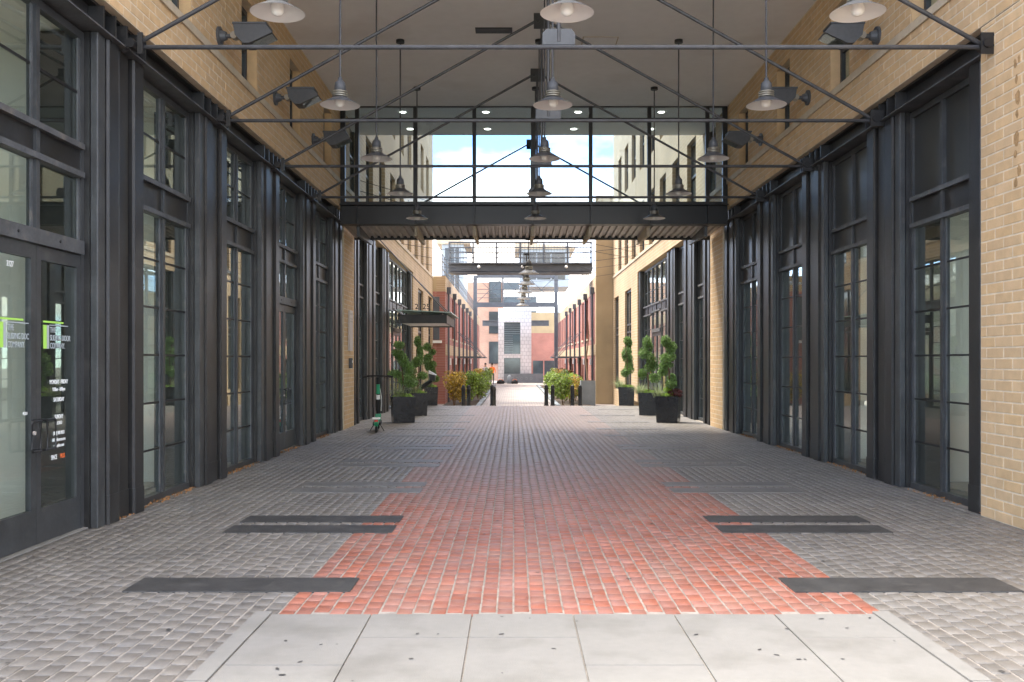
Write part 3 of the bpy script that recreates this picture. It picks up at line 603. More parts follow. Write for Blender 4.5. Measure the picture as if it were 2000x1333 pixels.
# ------------------------------------------------------------ alley buildings beyond the passage
for side in (-1,1):
    nm = 'beyond the plaque pilaster' if side<0 else 'beyond the plain pilaster'
    t = thing('alley_building', f'buff brick building with dark steel bays and upper windows {nm}', 'building', (wx(side,0),30,0))
    uw = [(20.6+2.25*k, 21.75+2.25*k) for k in range(9)]
    op = [(a,b,5.34,7.1) for a,b in uw]+[(a,b,8.3,10.1) for a,b in uw]
    w = MB()
    for a,b_,c,d in cells(19.56,41.8,Z_BR,12.4,op): w.box(wx(side,0),wx(side,.35),a,b_,c,d)
    w.build('upper_wall','alley',t)
    MB().box(wx(side,-.03),wx(side,.0),19.6,41.8,Z_SILL,Z_SILL+.1).build('stone_band','stone',t)
    for a,b_ in uw:
        for z0,z1 in ((5.34,7.1),(8.3,10.1)):
            f = MB(); x0,x1 = wx(side,.1),wx(side,.17)
            f.box(x0,x1,a,a+.07,z0,z1); f.box(x0,x1,b_-.07,b_,z0,z1); f.box(x0,x1,a+.07,b_-.07,z0,z0+.07); f.box(x0,x1,a+.07,b_-.07,z1-.07,z1); f.box(x0,x1,a+.07,b_-.07,(z0+z1)/2-.03,(z0+z1)/2+.03)
            fo = f.build('window','frame',t); MB().box(wx(side,.13),wx(side,.14),a+.06,b_-.06,z0+.06,z1-.06).build('pane','winglass',fo)
    w = MB(); w.box(wx(side,0),wx(side,.35),33.6,35.4,0,Z_BR); w.box(wx(side,0),wx(side,.35),37.4,39.6,0,Z_BR); w.box(wx(side,0),wx(side,.35),41.3,41.8,-.5,Z_BR)
    for a,b_ in ((35.4,37.4),(39.6,41.3)): w.box(wx(side,0),wx(side,.35),a,b_,-.5,.25); w.box(wx(side,0),wx(side,.35),a,b_,4.3,Z_BR)
    w.build('lower_wall','alley',t)
    for a,b_ in ((35.4,37.4),(39.6,41.3)):
        f = MB(); x0,x1 = wx(side,.08),wx(side,.16)
        for z in (.25,2.6,2.9,4.22): f.box(x0,x1,a,b_,z,z+.08)
        for y in (a,(a+b_)/2-.04,b_-.08): f.box(x0+.001,x1-.001,y,y+.08,.25,4.3)
        fo = f.build('window','frame',t); MB().box(wx(side,.11),wx(side,.12),a,b_,.3,4.25).build('pane','winglass',fo)
    MB().box(wx(side,-.15),wx(side,.4),19.6,41.85,12.4,12.6).build('parapet','stone',t)
    pl = thing('brick_pilaster', 'buff brick pilaster ' + ('carrying a tall plaque and an intercom' if side<0 else 'with nothing fixed to it, at the end of the passage'), 'pilaster', (wx(side,.03),20.6,0))
    brick_wall(side, 20.02, 21.28, 0, Z_LEDGE-.01, [], pl, 180, off=.02)
    nmz = SIDEN[side]
    for i,(a,b_) in enumerate(((21.3,22.2),(23.4,24.8),(26.2,27.5))): pier(side,a,b_,f'dark ribbed steel pier in the open alley {nmz}, {names[i]} past the pilaster',z1=4.72)
    pier(side,33.2,33.58,f'narrow dark steel pier at the far jamb of the alley entrance {nmz}',z1=4.72,ribs=1)
    for i,(a,b_) in enumerate(((22.2,23.4),(24.8,26.2))): bay(side,a,b_,f'tall glazed bay in the open alley {nmz}, {names[i]} past the pilaster','win',side>0,ztop=4.7,group='glazed bays in the alley')
    for i in range(3):
        a = 27.5+1.9*i; bay(side,a+.001,a+1.9,[f'alley entrance glazing {nmz}, leaf beside the steel pier',f'alley entrance double doors {nmz}, middle of three',f'alley entrance glazing {nmz}, beside the narrow far pier'][i],'door' if i==1 else 'win',False,ztop=4.7,group='alley entrance glazing')
pq = thing('wall_plaque','tall pale directory plaque on the buff brick pilaster','sign',(wx(-1,.0),20.65,1.75))
MB().cbox(wx(-1,-.03),wx(-1,.018),20.47,20.83,1.72,2.62,.006).build('board','plaque',pq)
for k,(z,h) in enumerate(((2.52,.05),(2.42,.03),(2.36,.03))): MB().box(wx(-1,-.033),wx(-1,-.0305),20.51,20.79,z,z+h).build('panel_strip','ring',pq)
ic = thing('intercom','small dark intercom box under the plaque','intercom',(wx(-1,0),20.65,1.35))
MB().cbox(wx(-1,-.05),wx(-1,.018),20.58,20.72,1.33,1.56,.01).build('box','rail',ic); MB().cyl((wx(-1,-.05),20.65,1.48),(wx(-1,-.062),20.65,1.48),.03).build('button','white',ic)

# entrance canopy with number 2125
cp = thing('entrance_canopy','dark steel entrance canopy with green glass top and number 2125','canopy',(-2.9,30.5,2.7))
MB().box(-3.64,-2.1,29.0,29.06,2.68,2.95).build('front_channel','steel',cp); MB().box(-2.16,-2.1,29.06,32.7,2.68,2.95).build('side_channel','rail',cp)
MB().box(-3.64,-2.1,32.64,32.7,2.68,2.95).build('rear_channel','steel',cp); MB().box(-3.64,-2.17,29.07,32.63,2.72,2.75).build('soffit','white',cp)
MB().prism([(-3.66,28.9,3.08),(-1.95,28.9,3.0),(-1.95,28.9,3.03),(-3.66,28.9,3.11)],(0,4.0,0)).build('glass_top','canopy_g',cp)
for x in (-3.4,-2.9,-2.3): MB().box(x,x+.05,28.98,32.8,2.952,3.0).build('purlin','steel',cp)
MB().cyl((-2.1,29.1,3.0),(wx(-1,0),22.0,4.9),.015,8).build('stay_rod','rod',cp); MB().cyl((-2.1,32.6,3.0),(wx(-1,0),33,4.6),.015,8).build('stay_rod','rod',cp)
text_obj('2125',.24,'black',cp,(-3.1,28.93,3.12),(1,0,0),depth=.012,name='number',sx=1)

# ------------------------------------------------------------ far court: red brick ranges
ZG = -.48
def red_range(side, xf, y0, y1, ztop, label):
    s = 1 if side<0 else -1
    t = thing('brick_range', label, 'building', (xf,y0,ZG))
    ww = [(y0+1.6+2.9*k, y0+2.7+2.9*k) for k in range(int((y1-y0-2)/2.9))]
    op = [(a,b,2.6,4.6) for a,b in ww]+[(a,b,ZG+.5,1.6) for a,b in ww]
    w = MB(); xb = xf-s*.4
    for a,b,c,d in cells(y0,y1,ZG-.02,ztop-.7,op): w.box(xf,xb,a,b,c,d)
    w.build('side_wall','red',t)
    MB().box(xf+s*.01,xb,y0,y1,ztop-.7,ztop).build('parapet','alley',t); MB().box(xf+s*.02,xf,y0,y1,1.75,2.25).build('buff_band','alley',t)
    xw = wx(side,0)
    MB().box(xf-s*.4,xf-s*3.2,y0,y0+.4,ZG-.02,ztop-.7 if side<0 else 9).build('end_wall','red_x' if side<0 else 'alley_x',t)
    if side>0: MB().box(xf-.002,xf+.4,y0-.005,y0+.4,ZG-.02,9).build('corner_pier','alley_x',t)
    else: MB().box(xf-s*.4,xf-s*3.2,y0-.003,y0+.397,ztop-.7,ztop).build('end_parapet','alley_x',t)
    for a,b in ww:
        for z0,z1 in ((2.6,4.6),(ZG+.5,1.6)):
            f = MB(); x0,x1 = xf-s*.12,xf-s*.18
            f.box(x0,x1,a,a+.06,z0,z1); f.box(x0,x1,b-.06,b,z0,z1); f.box(x0,x1,a+.06,b-.06,z1-.06,z1); f.box(x0,x1,a+.06,b-.06,z0,z0+.06); f.box(x0,x1,a+.06,b-.06,(z0+z1)/2-.03,(z0+z1)/2+.03)
            fo = f.build('window','frame',t); MB().box(xf-s*.15,xf-s*.155,a+.05,b-.05,z0+.05,z1-.05).build('pane','winglass',fo)
            MB().box(xf+s*.05,xf-s*.1,a-.05,b+.05,z0-.1,z0-.003).build('sill','stone',fo)
    for k in range(6):
        y = y0+.9+5.6*k*.75
        if y>y1: break
        d = MB(); d.cyl((xf+s*.09,y,ZG+.02),(xf+s*.09,y,ztop-.75),.05,8); d.box(xf+s*.01,xf+s*.2,y-.12,y+.12,ztop-.75,ztop-.45); d.build('downspout','steel2',t)
        l = MB(); l.cbox(xf+s*.01,xf+s*.14,y+.9,y+1.05,1.3,1.62,.02); l.build('wall_lamp','white',t)
    rl = MB()
    for k in range(int((y1-y0)/1.2)): rl.cyl((xf-s*.15,y0+.1+1.2*k,ztop),(xf-s*.15,y0+.1+1.2*k,ztop+1.0),.02,6)
    for z in (.35,.7,1.0): rl.cyl((xf-s*.15,y0+.1,ztop+z),(xf-s*.15,y1,ztop+z),.018,6)
    rl.build('roof_railing','steel2',t)
    for k in range(2):
        y = y0+9+8*k; c = MB(); c.box(xf,xf+s*1.3,y,y+3,1.66,1.74); c.build('awning','steel2',t)
        [MB().cyl((xf+s*1.25,y+q,1.74),(xf,y+q,3.1),.02,6).build('awning_rod','steel2',t) for q in (.1,2.9)]
    return t
red_range(-1,-3.1,41.85,84,5.35,'low red brick range with buff parapet and downspouts beyond the entrance canopy')
red_range(1,3.75,41.85,84,5.35,'red brick range with buff corner tower behind the vine')
# window with shutters on the red end wall
sw = thing('shuttered_window','tall narrow window with dark shutters on red brick end wall','window',(-3.4,41.8,2.5))
MB().box(-3.64,-3.36,41.80,41.86,2.45,4.4).build('shutter','steel2',sw); MB().box(-3.7,-3.25,41.72,41.84,2.3,2.42).build('sill','white',sw)
# bridges
def bridge(y,xl,xr,zb0,zb1,zr,label,bulbs=3):
    t = thing('foot_bridge',label,'bridge',((xl+xr)/2,y,zb0))
    MB().box(xl,xr,y,y+.06,zb0+.12,zb1-.06).build('web','steel2',t)
    for z in (zb0,zb1-.06): MB().box(xl,xr,y-.14,y+.2,z,z+.05 if z==zb0 else zb1).build('flange','steel2',t)
    MB().box(xl,xr,y+.2,y+1.8,zb0+.1,zb0+.2).build('deck','steel2',t)
    n = 6
    for i in range(n+1):
        x = xl+.05+(xr-xl-.1)*i/n; MB().cyl((x,y,zb1),(x,y,zr),.045,8).build('post','steel2',t)
    for k in range(4): z = zb1+(zr-zb1)*(k+1)/4; MB().cyl((xl,y,z),(xr,y,z),.028 if k<3 else .045,8).build('hand_rail','steel2',t)
    mesh = MB()
    for k in range(int((xr-xl)/.14)): mesh.cyl((xl+.14*k,y,zb1),(xl+.14*k,y,zr),.007,4)
    mesh.build('infill_wires','steel2',t)
    for k in range(bulbs): x = xl+(xr-xl)*(k+.7)/(bulbs+.3); MB().lathe([(0,.08),(.06,.05),(.08,0),(.06,-.05),(0,-.08)],c=(x,y-.2,(zb0+zb1)/2+.05),n=12).build('bulkhead_lamp','globe',t)
    return t
bridge(44,-3.1,3.75,5.66,6.17,7.15,'grey steel footbridge with wire railings between the brick ranges')
pt = thing('portal_frame','tall grey steel portal frame with cross-braced rods spanning the court','frame',(.2,66,ZG))
for x in (-2.75,3.05): MB().box(x-.13,x+.13,66,66.3,ZG,7.6).build('post','steel2',pt)
MB().box(-2.62,2.92,66.02,66.25,7.45,7.7).build('top_beam','steel2',pt); MB().box(-2.62,2.92,66.02,66.28,5.35,5.68).build('deck_beam','steel2',pt)
xs_ = [-2.6+5.5*i/3 for i in range(4)]
for i in range(3):
    MB().box(xs_[i]-.05,xs_[i]+.05,66.05,66.15,5.68,7.45).build('strut','steel2',pt) if i else None
    MB().cyl((xs_[i],66.1,5.7),(xs_[i+1],66.1,7.45),.022,6).build('brace','steel2',pt); MB().cyl((xs_[i],66.14,7.45),(xs_[i+1],66.14,5.7),.022,6).build('brace','steel2',pt)
for z in (6.0,6.3,6.6): MB().cyl((-2.6,65.95,z),(2.9,65.95,z),.02,6).build('hand_rail','steel2',pt)
lb = thing('rear_beam','grey steel beam behind the portal frame carrying a glazed link','beam',(.2,86,4.6))
MB().box(-2.9,3.3,86,86.3,4.75,5.2).build('web','steel2',lb); MB().box(-2.9,3.3,85.9,86.4,5.2,5.26).build('flange','steel2',lb)
# white tiled portal at the end of the court
wp = thing('tiled_portal','white tiled portal tower with two openings at the end of the court','tower',(.15,83,ZG))
x0,x1 = -1.38,1.6
for a,b_,c,d in cells(x0,x1,ZG,6.2,[(-.87,.62,2.1,5.0),(-.87,.62,.25,1.75)]): MB().box(a,b_,83,84.2,c,d).build('tile_block','tile',wp)
MB().box(-.9,.65,85.5,85.6,ZG,5.1).build('rear_screen','winglass',wp)
for k in range(14): MB().box(-.86,-.05 if k<9 else .6,84.4,84.5,2.15+.2*k,2.2+.2*k).build('louvre','bluegrey',wp)
gw = thing('low_wall','blue-grey low wall with five ring emblems at the end of the court','wall',(.9,82.5,ZG))
MB().box(-.86,2.65,82.4,82.9,ZG,.33).build('wall','bluegrey',gw)
for k in range(5):
    c = Vector((-.1+.42*k,82.385,-.08)); r = MB(); r.tube([c+Vector((.1*math.cos(a),0,.1*math.sin(a))) for a in np.linspace(0,6.28,15)],.014,6); r.build('ring_emblem','metal_clad',gw)
eb = thing('rear_building','pink brick building with dark windows closing the court','building',(-3,92,ZG))
MB().box(-6,-1.0,92,93,ZG,9.3).build('wall','pink_x',eb); 
for z in (1.2,4.2,7.2): 
    f = MB().box(-2.45,-1.2,91.9,91.99,z,z+2.2).build('window','frame',eb); MB().box(-2.38,-1.27,91.88,91.899,z+.07,z+2.13).build('pane','winglass',f)
er = thing('rear_brick_wall','red brick wall with buff upper band and glazed doors closing the court','building',(3,90,ZG))
MB().box(1.3,6,90,91,ZG,4.2).build('wall','red_x',er); MB().box(1.3,6,90.003,91,4.2,6.2).build('upper_band','alley_x',er)
f = MB().box(1.9,4.0,89.9,89.99,ZG,1.5).build('door','winglass',er); MB().box(2.9,3.0,89.88,89.899,ZG,1.5).build('door_frame','red_x',f)
for lab,x0,x1,y,z0,z1 in (('grey clad roof penthouse with sloping roof above the red range',-5.6,-3.9,72,6,10.6),('grey clad roof penthouse with large windows above the tiled portal',.5,4.6,76,7.6,10.7)):
    p = thing('roof_penthouse',lab,'building',((x0+x1)/2,y,z0)); MB().box(x0,x1,y,y+6,z0,z1).build('wall','metal_clad',p)
    MB().prism([(x0-.4,y-.3,z1+.0),(x1+.5,y-.3,z1-.0),(x1+.5,y-.3,z1+.15),(x0-.4,y-.3,z1+.6)],(0,6.8,0)).build('roof','stone',p)
    q=MB(); n=3
    for k in range(n): a=x0+.25+(x1-x0-.5)*k/n; q.box(a,a+(x1-x0-.5)/n-.1,y-.03,y-.002,z0+.6,z1-.3)
    q.build('window','winglass',p)
fb = thing('far_block','pale stepped office block far behind the court','building',(-4,130,ZG)); MB().box(-7.5,3.5,130,140,ZG,13.5).build('wall','room',fb)
for k in range(4): MB().box(-7.2,3.2,129.9,129.99,5.5+2*k,6.5+2*k).build('window_band','winglass',fb)

# pendant lamps and cables of the alley
for i,y in enumerate((26,29.7,33.3,36.8,41.0)): lamp((CX-.01*i,y,1.5+2.46),f'large caged pendant lamp on alley cables, {names[i]} past the canopy',4.95,1.34,'pendant lamps hung in the alley')
cb = thing('cable_run','thin black catenary cables strung across the alley','cable',(CX,30,4.9))
for y,dz in ((26,0),(29.7,.0),(33.3,.05),(36.8,.1),(41,.1)):
    MB().tube([(wx(-1,0)+(wx(1,0)-wx(-1,0))*k/12,y,4.93+dz+.35*abs(k/6-1)**2) for k in range(13)],.008,5).build('cable','black',cb)
for z in (5.05,5.3): MB().tube([(wx(-1,0),22+.0,z+.5),(CX,27,z),(wx(1,0),34,z+.2)],.009,5).build('cable','black',cb)

# ------------------------------------------------------------ planting
def leaves(name, blobs, n, size, m, parent, aspect=2.2, up=0.0):
    tot = sum(b[3] for b in blobs); V=[]; rn=[]
    for cx,cy,cz,wt,rx,ry,rz in blobs:
        k = int(n*wt/tot); d = rng.normal(size=(k,3)); d /= np.linalg.norm(d,axis=1)[:,None]; r = rng.random(k)**.45
        V.append(np.stack([cx+d[:,0]*r*rx, cy+d[:,1]*r*ry, cz+d[:,2]*r*rz],1))
    C = np.concatenate(V); k = len(C); a = rng.normal(size=(k,3)); a[:,2] += up; a /= np.linalg.norm(a,axis=1)[:,None]; b = np.cross(a, rng.normal(size=(k,3))); b /= np.linalg.norm(b,axis=1)[:,None]
    s = size*rng.uniform(.6,1.3,k)[:,None]; Q = np.stack([C-a*s*aspect/2, C-b*s*.5, C+a*s*aspect/2, C+b*s*.5],1)
    me = np_mesh(name, Q, np.array([[0,1,2,3]]), m); attr_rnd(me, rng.random(k)); o = bpy.data.objects.new(name, me); col.objects.link(o); o.parent = parent; o['kind']='stuff'; return o
def tuft(name, cx, cy, cz, n, length, m, parent, w=.006, spread=.12):
    V=[]
    for _ in range(n):
        a=random.uniform(0,6.283); r0=random.uniform(0,spread); L=length*random.uniform(.6,1.1); lean=random.uniform(.25,1.0); p=[]
        for k in range(5):
            t=k/4; h=L*(t*.9-.75*lean*t*t); r=r0+L*lean*.75*t**1.4; p.append(Vector((cx+math.cos(a)*r, cy+math.sin(a)*r, cz+h)))
        tn=Vector((-math.sin(a),math.cos(a),0))
        for k in range(4):
            w0=w*(1-k/4.3); w1=w*(1-(k+1)/4.3); V.append([p[k]-tn*w0,p[k]+tn*w0,p[k+1]+tn*w1,p[k+1]-tn*w1])
    V=np.array([[list(q) for q in f] for f in V]); me=np_mesh(name,V,np.array([[0,1,2,3]]),m); attr_rnd(me,np.repeat(rng.random(n),4)); o=bpy.data.objects.new(name,me); col.objects.link(o); o.parent=parent; o['kind']='stuff'; return o
def planter(x,y,w,h,rot,label_p,label_t,seed,topi,flowers=False,rise=1.0):
    random.seed(seed)
    t=thing('planter',label_p,'planter',(x,y,0),'square black planters in the alley'); t.rotation_euler.z=R(rot)
    b=MB(); o_=w/2; i_=o_-.03; bt=o_*.9
    ring=lambda s,z:[(-s,-s,z),(s,-s,z),(s,s,z),(-s,s,z)]
    b.add(ring(bt,0)+ring(o_,h)+ring(i_,h)+ring(i_,h-.06),[(3,2,1,0)]+[(4*j+k,4*j+(k+1)%4,4*j+4+(k+1)%4,4*j+4+k) for j in range(3) for k in range(4)]); b.build('tub','planter',t,True)
    MB().add(ring(i_,h-.05),[(0,1,2,3)]).build('soil','soil',t,True)
    tuft('trailing_grass',-.1 if x<0 else -.2,-.05,h-.04,170,.62,'grass',t,.006,.16)
    leaves('ground_cover',[(0,0,h,1,o_*.95,o_*.95,.09)],500,.032,'lime',t,1.3)
    if flowers: leaves('coleus',[(.2,-.1,h+.08,1,.17,.14,.11)],260,.05,'purple',t,1.4); leaves('sweet_potato_vine',[(-.0,-.02,h+.16,1,.13,.1,.08)],90,.07,'lime',t,1.2)
    j=thing('juniper',label_t,'tree',(x,y,h-.05),'topiary junipers in planters'); H=topi; tw=random.uniform(0,6)
    pts=[(.05*math.sin(tw+k*.9)*k/8, .05*math.cos(tw+k*.9)*k/8, H*k/10) for k in range(11)]
    MB().tube(pts,[.022-.0015*k for k in range(11)],7).build('trunk','bark',j,True)
    bl=[]
    for k in range(8):
        a=tw+k*random.uniform(1.2,3.4); zc=H*(.26+.72*(k+random.uniform(-.4,.4))/7.5); rr=random.uniform(.12,.22)*(1-.3*k/8); lx=random.uniform(.04,.22)*(1-.4*k/8)
        bl.append((lx*math.cos(a),lx*math.sin(a),zc,1,rr,rr,H*random.uniform(.07,.13)))
        MB().tube([pts[min(10,int(zc/H*10))],(lx*math.cos(a),lx*math.sin(a),zc)],[.009,.005],5).build('branch','bark',j,True)
    leaves('crown',bl,4600,.019,'juniper',j,4.2,.9)
for x,y,w,h,rot,top,fl,lp_,lt_ in (
  (-2.70,22.5,.56,.63,14,1.35,False,'black square planter beside the green scooter','leaning juniper topiary in the planter beside the green scooter'),
  (-2.62,25.3,.5,.62,10,1.5,False,'black square planter just past the one by the scooter','juniper topiary just past the one by the scooter'),
  (-2.78,31.0,.46,.62,8,1.45,False,'black square planter beside the bent black post','juniper topiary beside the bent black post'),
  (3.78,22.5,.56,.64,-18,1.45,True,'black square planter with purple coleus and lime leaves','full juniper topiary over purple coleus'),
  (3.72,25.5,.5,.62,-12,1.6,False,'black square planter in front of the panelled alley entrance','juniper topiary in front of the panelled alley entrance'),
  (3.80,31.0,.54,.62,-8,1.75,False,'black square planter before the buff corner tower','sparse leaning juniper topiary before the buff corner tower')):
    planter(x,y,w,h,rot,lp_,lt_,int(abs(x*100)+y*10),top,fl)
random.seed(3)
def shrub(x,y,r,h,m,label,size=.05,n=1800,grp='shrubs in the garden beds'):
    t=thing('shrub',label,'shrub',(x,y,ZG if y>37 else ZG*(y-30.7)/7.3),grp); st=MB()
    for _ in range(5): a=random.random()*6.28; st.tube([(0,0,0),(.3*r*math.cos(a),.3*r*math.sin(a),h*.5),(.6*r*math.cos(a),.6*r*math.sin(a),h*.8)],[.012,.009,.004],5)
    st.build('stem','bark',t,True)
    leaves('foliage',[(random.uniform(-.45,.45)*r,random.uniform(-.45,.45)*r,h*random.uniform(.4,.8),1,r*.5,r*.5,h*.3) for _ in range(9)],n,size,m,t,1.8)
cols=['goldl','bush','bush','goldl','lime','bush','vine']
cn_={'goldl':'golden','bush':'mid green','lime':'lime green','vine':'dark green'}
k=0
for sd_,xs2 in ((-1,(-2.55,-2.15,-1.75)),(1,(2.15,2.55,2.95))):
    bd=thing('garden_bed',f'stone edged garden bed along the {"red brick range" if sd_<0 else "range with the buff corner tower"}','garden',((xs2[0]+xs2[2])/2,45,ZG))
    xa,xb=(xs2[0]-.5,xs2[2]+.28) if sd_<0 else (xs2[0]-.28,xs2[2]+.4)
    MB().box(xa,xb,38.2,72,ZG-.01,ZG+.06).build('soil','soil',bd)
    xe = xb if sd_<0 else xa
    for q in range(28): MB().cbox(xe-.09,xe+.09,38.2+1.2*q,39.3+1.2*q,ZG-.01,ZG+.13+random.uniform(-.02,.03),.03).build('edging_stone','bluegrey',bd)
    leaves('ground_cover',[((xa+xb)/2,38.5+3*q,ZG+.1,1,.5,1.6,.14) for q in range(11)],3500,.06,'lime',bd,1.6)
    for q in range(9):
        m_=cols[k%7]; k+=1; yy=39+2.6*q
        shrub(xs2[q%3]+random.uniform(-.1,.1),yy,.62,1.25+.25*random.random()+.02*q,m_,f'{cn_[m_]} shrub in the bed by the {"red brick range" if sd_<0 else "buff corner tower"}, {["first","second","third","fourth","fifth","sixth","seventh","eighth","ninth"][q]} from the bollards',.065)
vb=thing('vine_planter','tall blue-grey box planter under the climbing vine','planter',(3.2,41,ZG)); MB().cbox(2.95,3.6,40.4,41.0,ZG,.62,.02).build('box','bluegrey',vb); MB().box(2.98,3.57,40.43,40.97,.621,.63).build('soil','soil',vb)
vn=thing('climbing_vine','flowering vine climbing the buff and red brick corner','plant',(3.3,41.3,.6)); MB().tube([(3.3,41,.6),(3.25,41.4,1.5),(3.4,41.6,2.6),(3.35,41.7,3.6)],[.04,.035,.025,.01],6).build('stem','bark',vn)
leaves('foliage',[(3.25+random.uniform(-.2,.25),41.4+random.uniform(-.2,.2),1.1+.2*i,1,.26,.22,.3) for i in range(14)],3800,.06,'vine',vn,1.5); leaves('blossom',[(3.25,41.3,2.4,1,.35,.2,1.3)],200,.04,'white',vn,1.2)

# ------------------------------------------------------------ bollards, post, scooter, people
bp_=None
for x,y,lab in ((-1.74,32.0,'black domed bollard beside the golden shrub, first of a pair'),(-1.57,32.3,'black domed bollard beside the golden shrub, second of a pair'),(-.74,31.9,'black domed bollard at the edge of the lane facing the tiled portal'),(-.70,33.2,'black domed bollard behind another at the lane edge'),(1.13,31.8,'black domed bollard at lane edge on the vine side, first of a pair'),(1.36,32.0,'black domed bollard at lane edge on the vine side, second of a pair'),(2.05,32.1,'black domed bollard in front of the grass by the vine planter'),(2.32,32.1,'black domed bollard next to the vine planter')):
    zb=-.48*(y-30.7)/7.3-.005
    if bp_ is None:
        bp_=thing('bollard',lab,'bollard',(x,y,zb),'black bollards across the lane')
        MB().lathe([(0,0),(.085,0),(.085,.06),(.068,.075),(.068,.60),(.075,.61),(.075,.64),(.062,.655)],n=18).build('shaft','black',bp_,True)
        MB().lathe([(.062,.655),(.066,.68),(.058,.715),(.035,.745),(0,.755)],n=18).build('dome','black',bp_,True)
    else:
        c=copy_tree(bp_); c.location=(x,y,zb); c['label']=lab
kp=thing('bent_post','black bent pedestal post with a small white topped head','post',(-3.08,30.2,0))
MB().box(-3.18,-2.98,30.1,30.3,0,.04).build('foot','black',kp); MB().tube([(-3.08,30.2,.04),(-3.08,30.2,.52),(-3.02,30.2,.62),(-2.68,30.2,.86)],[.09,.085,.08,.06],8).build('stem','black',kp)
MB().cbox(-2.74,-2.56,30.08,30.32,.84,1.06,.02).build('head','black',kp); MB().prism([(-2.77,30.05,1.08),(-2.53,30.05,1.02),(-2.53,30.05,1.04),(-2.77,30.05,1.18)],(0,.3,0)).build('cap','white',kp)
s=thing('electric_scooter','green and white electric kick scooter standing on the pavers','scooter',(-2.87,19.3,0)); s.rotation_euler.z=R(6)
def wheel(y,nm):
    w=MB().tube([(0,y+.09*math.cos(a),.115+.09*math.sin(a)) for a in np.linspace(0,6.283,19)],.027,8).build(nm,'rubber',s,True); MB().cyl((-.025,y,.115),(.025,y,.115),.065,14).build('hub','scoot_g',w,True)
wheel(0,'rear_wheel'); wheel(1.0,'front_wheel')
MB().cbox(-.085,.085,.12,.82,.14,.2,.02).build('deck','rubber',s,True); MB().cbox(-.06,.06,.80,.9,.14,.34,.02).build('deck_riser','scoot_g',s,True)
MB().tube([(0,.9,.3),(0,.86,.62),(0,.80,1.02)],[.045,.042,.036],10).build('stem','rubber',s,True); MB().tube([(0,.834,.78),(0,.805,.99)],[.045,.041],10).build('stem_sleeve','scoot_g',s,True); MB().tube([(0,.853,.66),(0,.838,.76)],.046,10).build('stem_band','white',s,True); MB().tube([(0,.87,.54),(0,.857,.63)],.046,10).build('battery_collar','rubber',s,True)
MB().tube([(0,.80,1.0),(0,.79,1.14)],[.03,.03],8).build('head_tube','rubber',s,True)
MB().tube([(-.30,.74,1.16),(-.12,.79,1.17),(.12,.79,1.17),(.30,.74,1.14)],.016,8).build('handlebar','rubber',s,True)
for q in (-1,1): MB().tube([(q*.2,.765,1.165),(q*.32,.735,1.15)],.022,8).build('grip','rubber',s,True); MB().tube([(q*.1,.79,1.17),(q*.15,.70,1.13),(q*.23,.69,1.12)],.007,6).build('brake_lever','rubber',s,True)
MB().tube([(.03,.82,.95),(.07,.86,.7),(.06,.9,.4)],.006,6).build('brake_cable','white',s,True)
fd=MB(); fd.tube([(0,-.15,.17),(0,-.08,.25),(0,.05,.265),(0,.14,.21)],.05,8); fd.build('rear_fender','scoot_g',s,True); MB().cbox(-.035,.035,-.155,-.13,.2,.27,.01).build('tail_light','redlamp',s,True); MB().cbox(-.08,.08,-.12,.1,.28,.31,.02).build('fender_plate','white',s,True)
for q in (-1,1): MB().tube([(q*.06,.3,.15),(q*.12,.25,.06),(q*.15,.24,.008)],.009,6).build('kickstand','rubber',s,True)
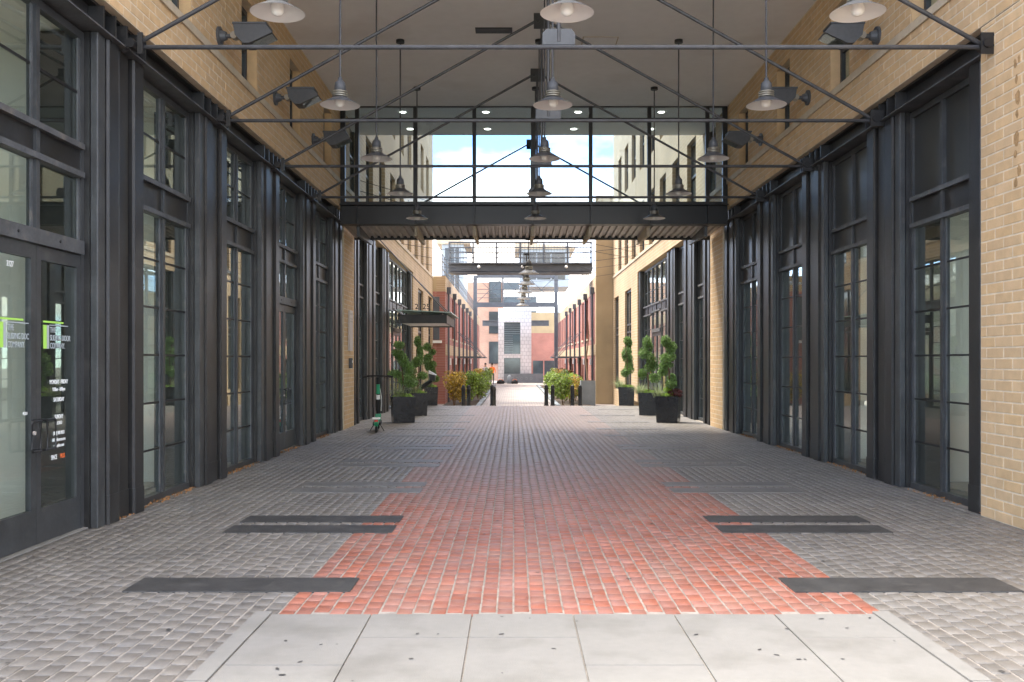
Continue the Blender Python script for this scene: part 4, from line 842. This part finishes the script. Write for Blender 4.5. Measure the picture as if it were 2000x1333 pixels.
def person(x,y,label,top,rot=0,h=1.72,lean=0):
    t=thing('person',label,'person',(x,y,ZG),None); t.rotation_euler.z=R(rot)
    me=bpy.data.meshes.new('body'); P=[(0,0,.95),(0,lean*.3,1.15),(0,lean*.7,1.38),(0,lean*.85,1.5),(0,lean,1.60),(0,lean*1.05,1.70),(.1,0,.9),(.12,.03,.5),(.12,.1,.09),(.12,-.06,.04),(-.1,0,.9),(-.12,-.05,.5),(-.12,.06,.09),(-.12,-.1,.04),(.19,lean*.7,1.40),(.26,lean*.7-.05,1.14),(.24,lean*.7-.2,.95),(-.19,lean*.7,1.40),(-.26,lean*.7-.05,1.14),(-.24,lean*.7-.2,.95)]
    E=[(0,1),(1,2),(2,3),(3,4),(4,5),(0,6),(6,7),(7,8),(8,9),(0,10),(10,11),(11,12),(12,13),(2,14),(14,15),(15,16),(2,17),(17,18),(18,19)]
    rad=[.15,.14,.16,.06,.09,.08,.1,.07,.05,.04,.1,.07,.05,.04,.065,.048,.04,.065,.048,.04]
    me.from_pydata(P,E,[]); o=bpy.data.objects.new('body',me); col.objects.link(o); o.parent=t; me.materials.append(M['skin']); me.materials.append(M[top]); me.materials.append(M['trousers'])
    md=o.modifiers.new('skin','SKIN'); 
    for v_,r_ in zip(me.skin_vertices[0].data,rad): v_.radius=(r_,r_*.8)
    me.skin_vertices[0].data[0].use_root=True; o.modifiers.new('sub','SUBSURF').levels=1
    dg=bpy.context.evaluated_depsgraph_get(); m2=bpy.data.meshes.new_from_object(o.evaluated_get(dg)); o.modifiers.clear(); o.data=m2
    m2.materials.clear(); [m2.materials.append(M[q]) for q in ('skin',top,'trousers')]
    for p in m2.polygons: z=p.center.z; p.material_index=2 if z<.93 else (0 if z>1.47 or (abs(p.center.x)>.2 and z<1.05) else 1)
    m2.shade_smooth()
    MB().lathe([(.0,1.80),(.07,1.785),(.1,1.72),(.095,1.66)],c=(0,lean*1.03,0),n=14).build('hair','hair',t,True); return t
person(-1.75,76,'person in an orange vest standing by the tiled portal','vest',20,lean=.05); person(-2.35,77,'dark haired person in a white shirt behind the orange vest','shirt',-30)
for i,(x,y,w) in enumerate(((-1.1,79,.7),(-.35,79.5,.5),(.1,79,.6))):
    q=thing('bag',['black long bag lying by the tiled portal','upright grey bag leaning between others by low wall','black bag with orange strap lying before the low wall'][i],'bag',(x,y,ZG))
    MB().lathe([(0,0),(w*.42,.0),(w*.5,.12),(w*.4,.28 if i!=1 else .6),(w*.12,.34 if i!=1 else .75),(0,.34 if i!=1 else .75)],n=14).build('body','rubber' if i!=1 else 'bluegrey',q,True); MB().tube([(-w*.3,-.1,.3),(0,-.16,.42),(w*.3,-.1,.3)],.02,6).build('strap','vest',q,True)
# leaf litter along the foot of the walls
for side in (-1,1):
    L=[]
    for a,b_ in op_l[1:]+[(8.3,9.28)]: L.append((wx(side,.1),(a+b_)/2,.012,1,.07,(b_-a)/2,.010))
    t=leaves('leaf_litter',L,420 if side<0 else 260,.022,'debris',ground,1.5)
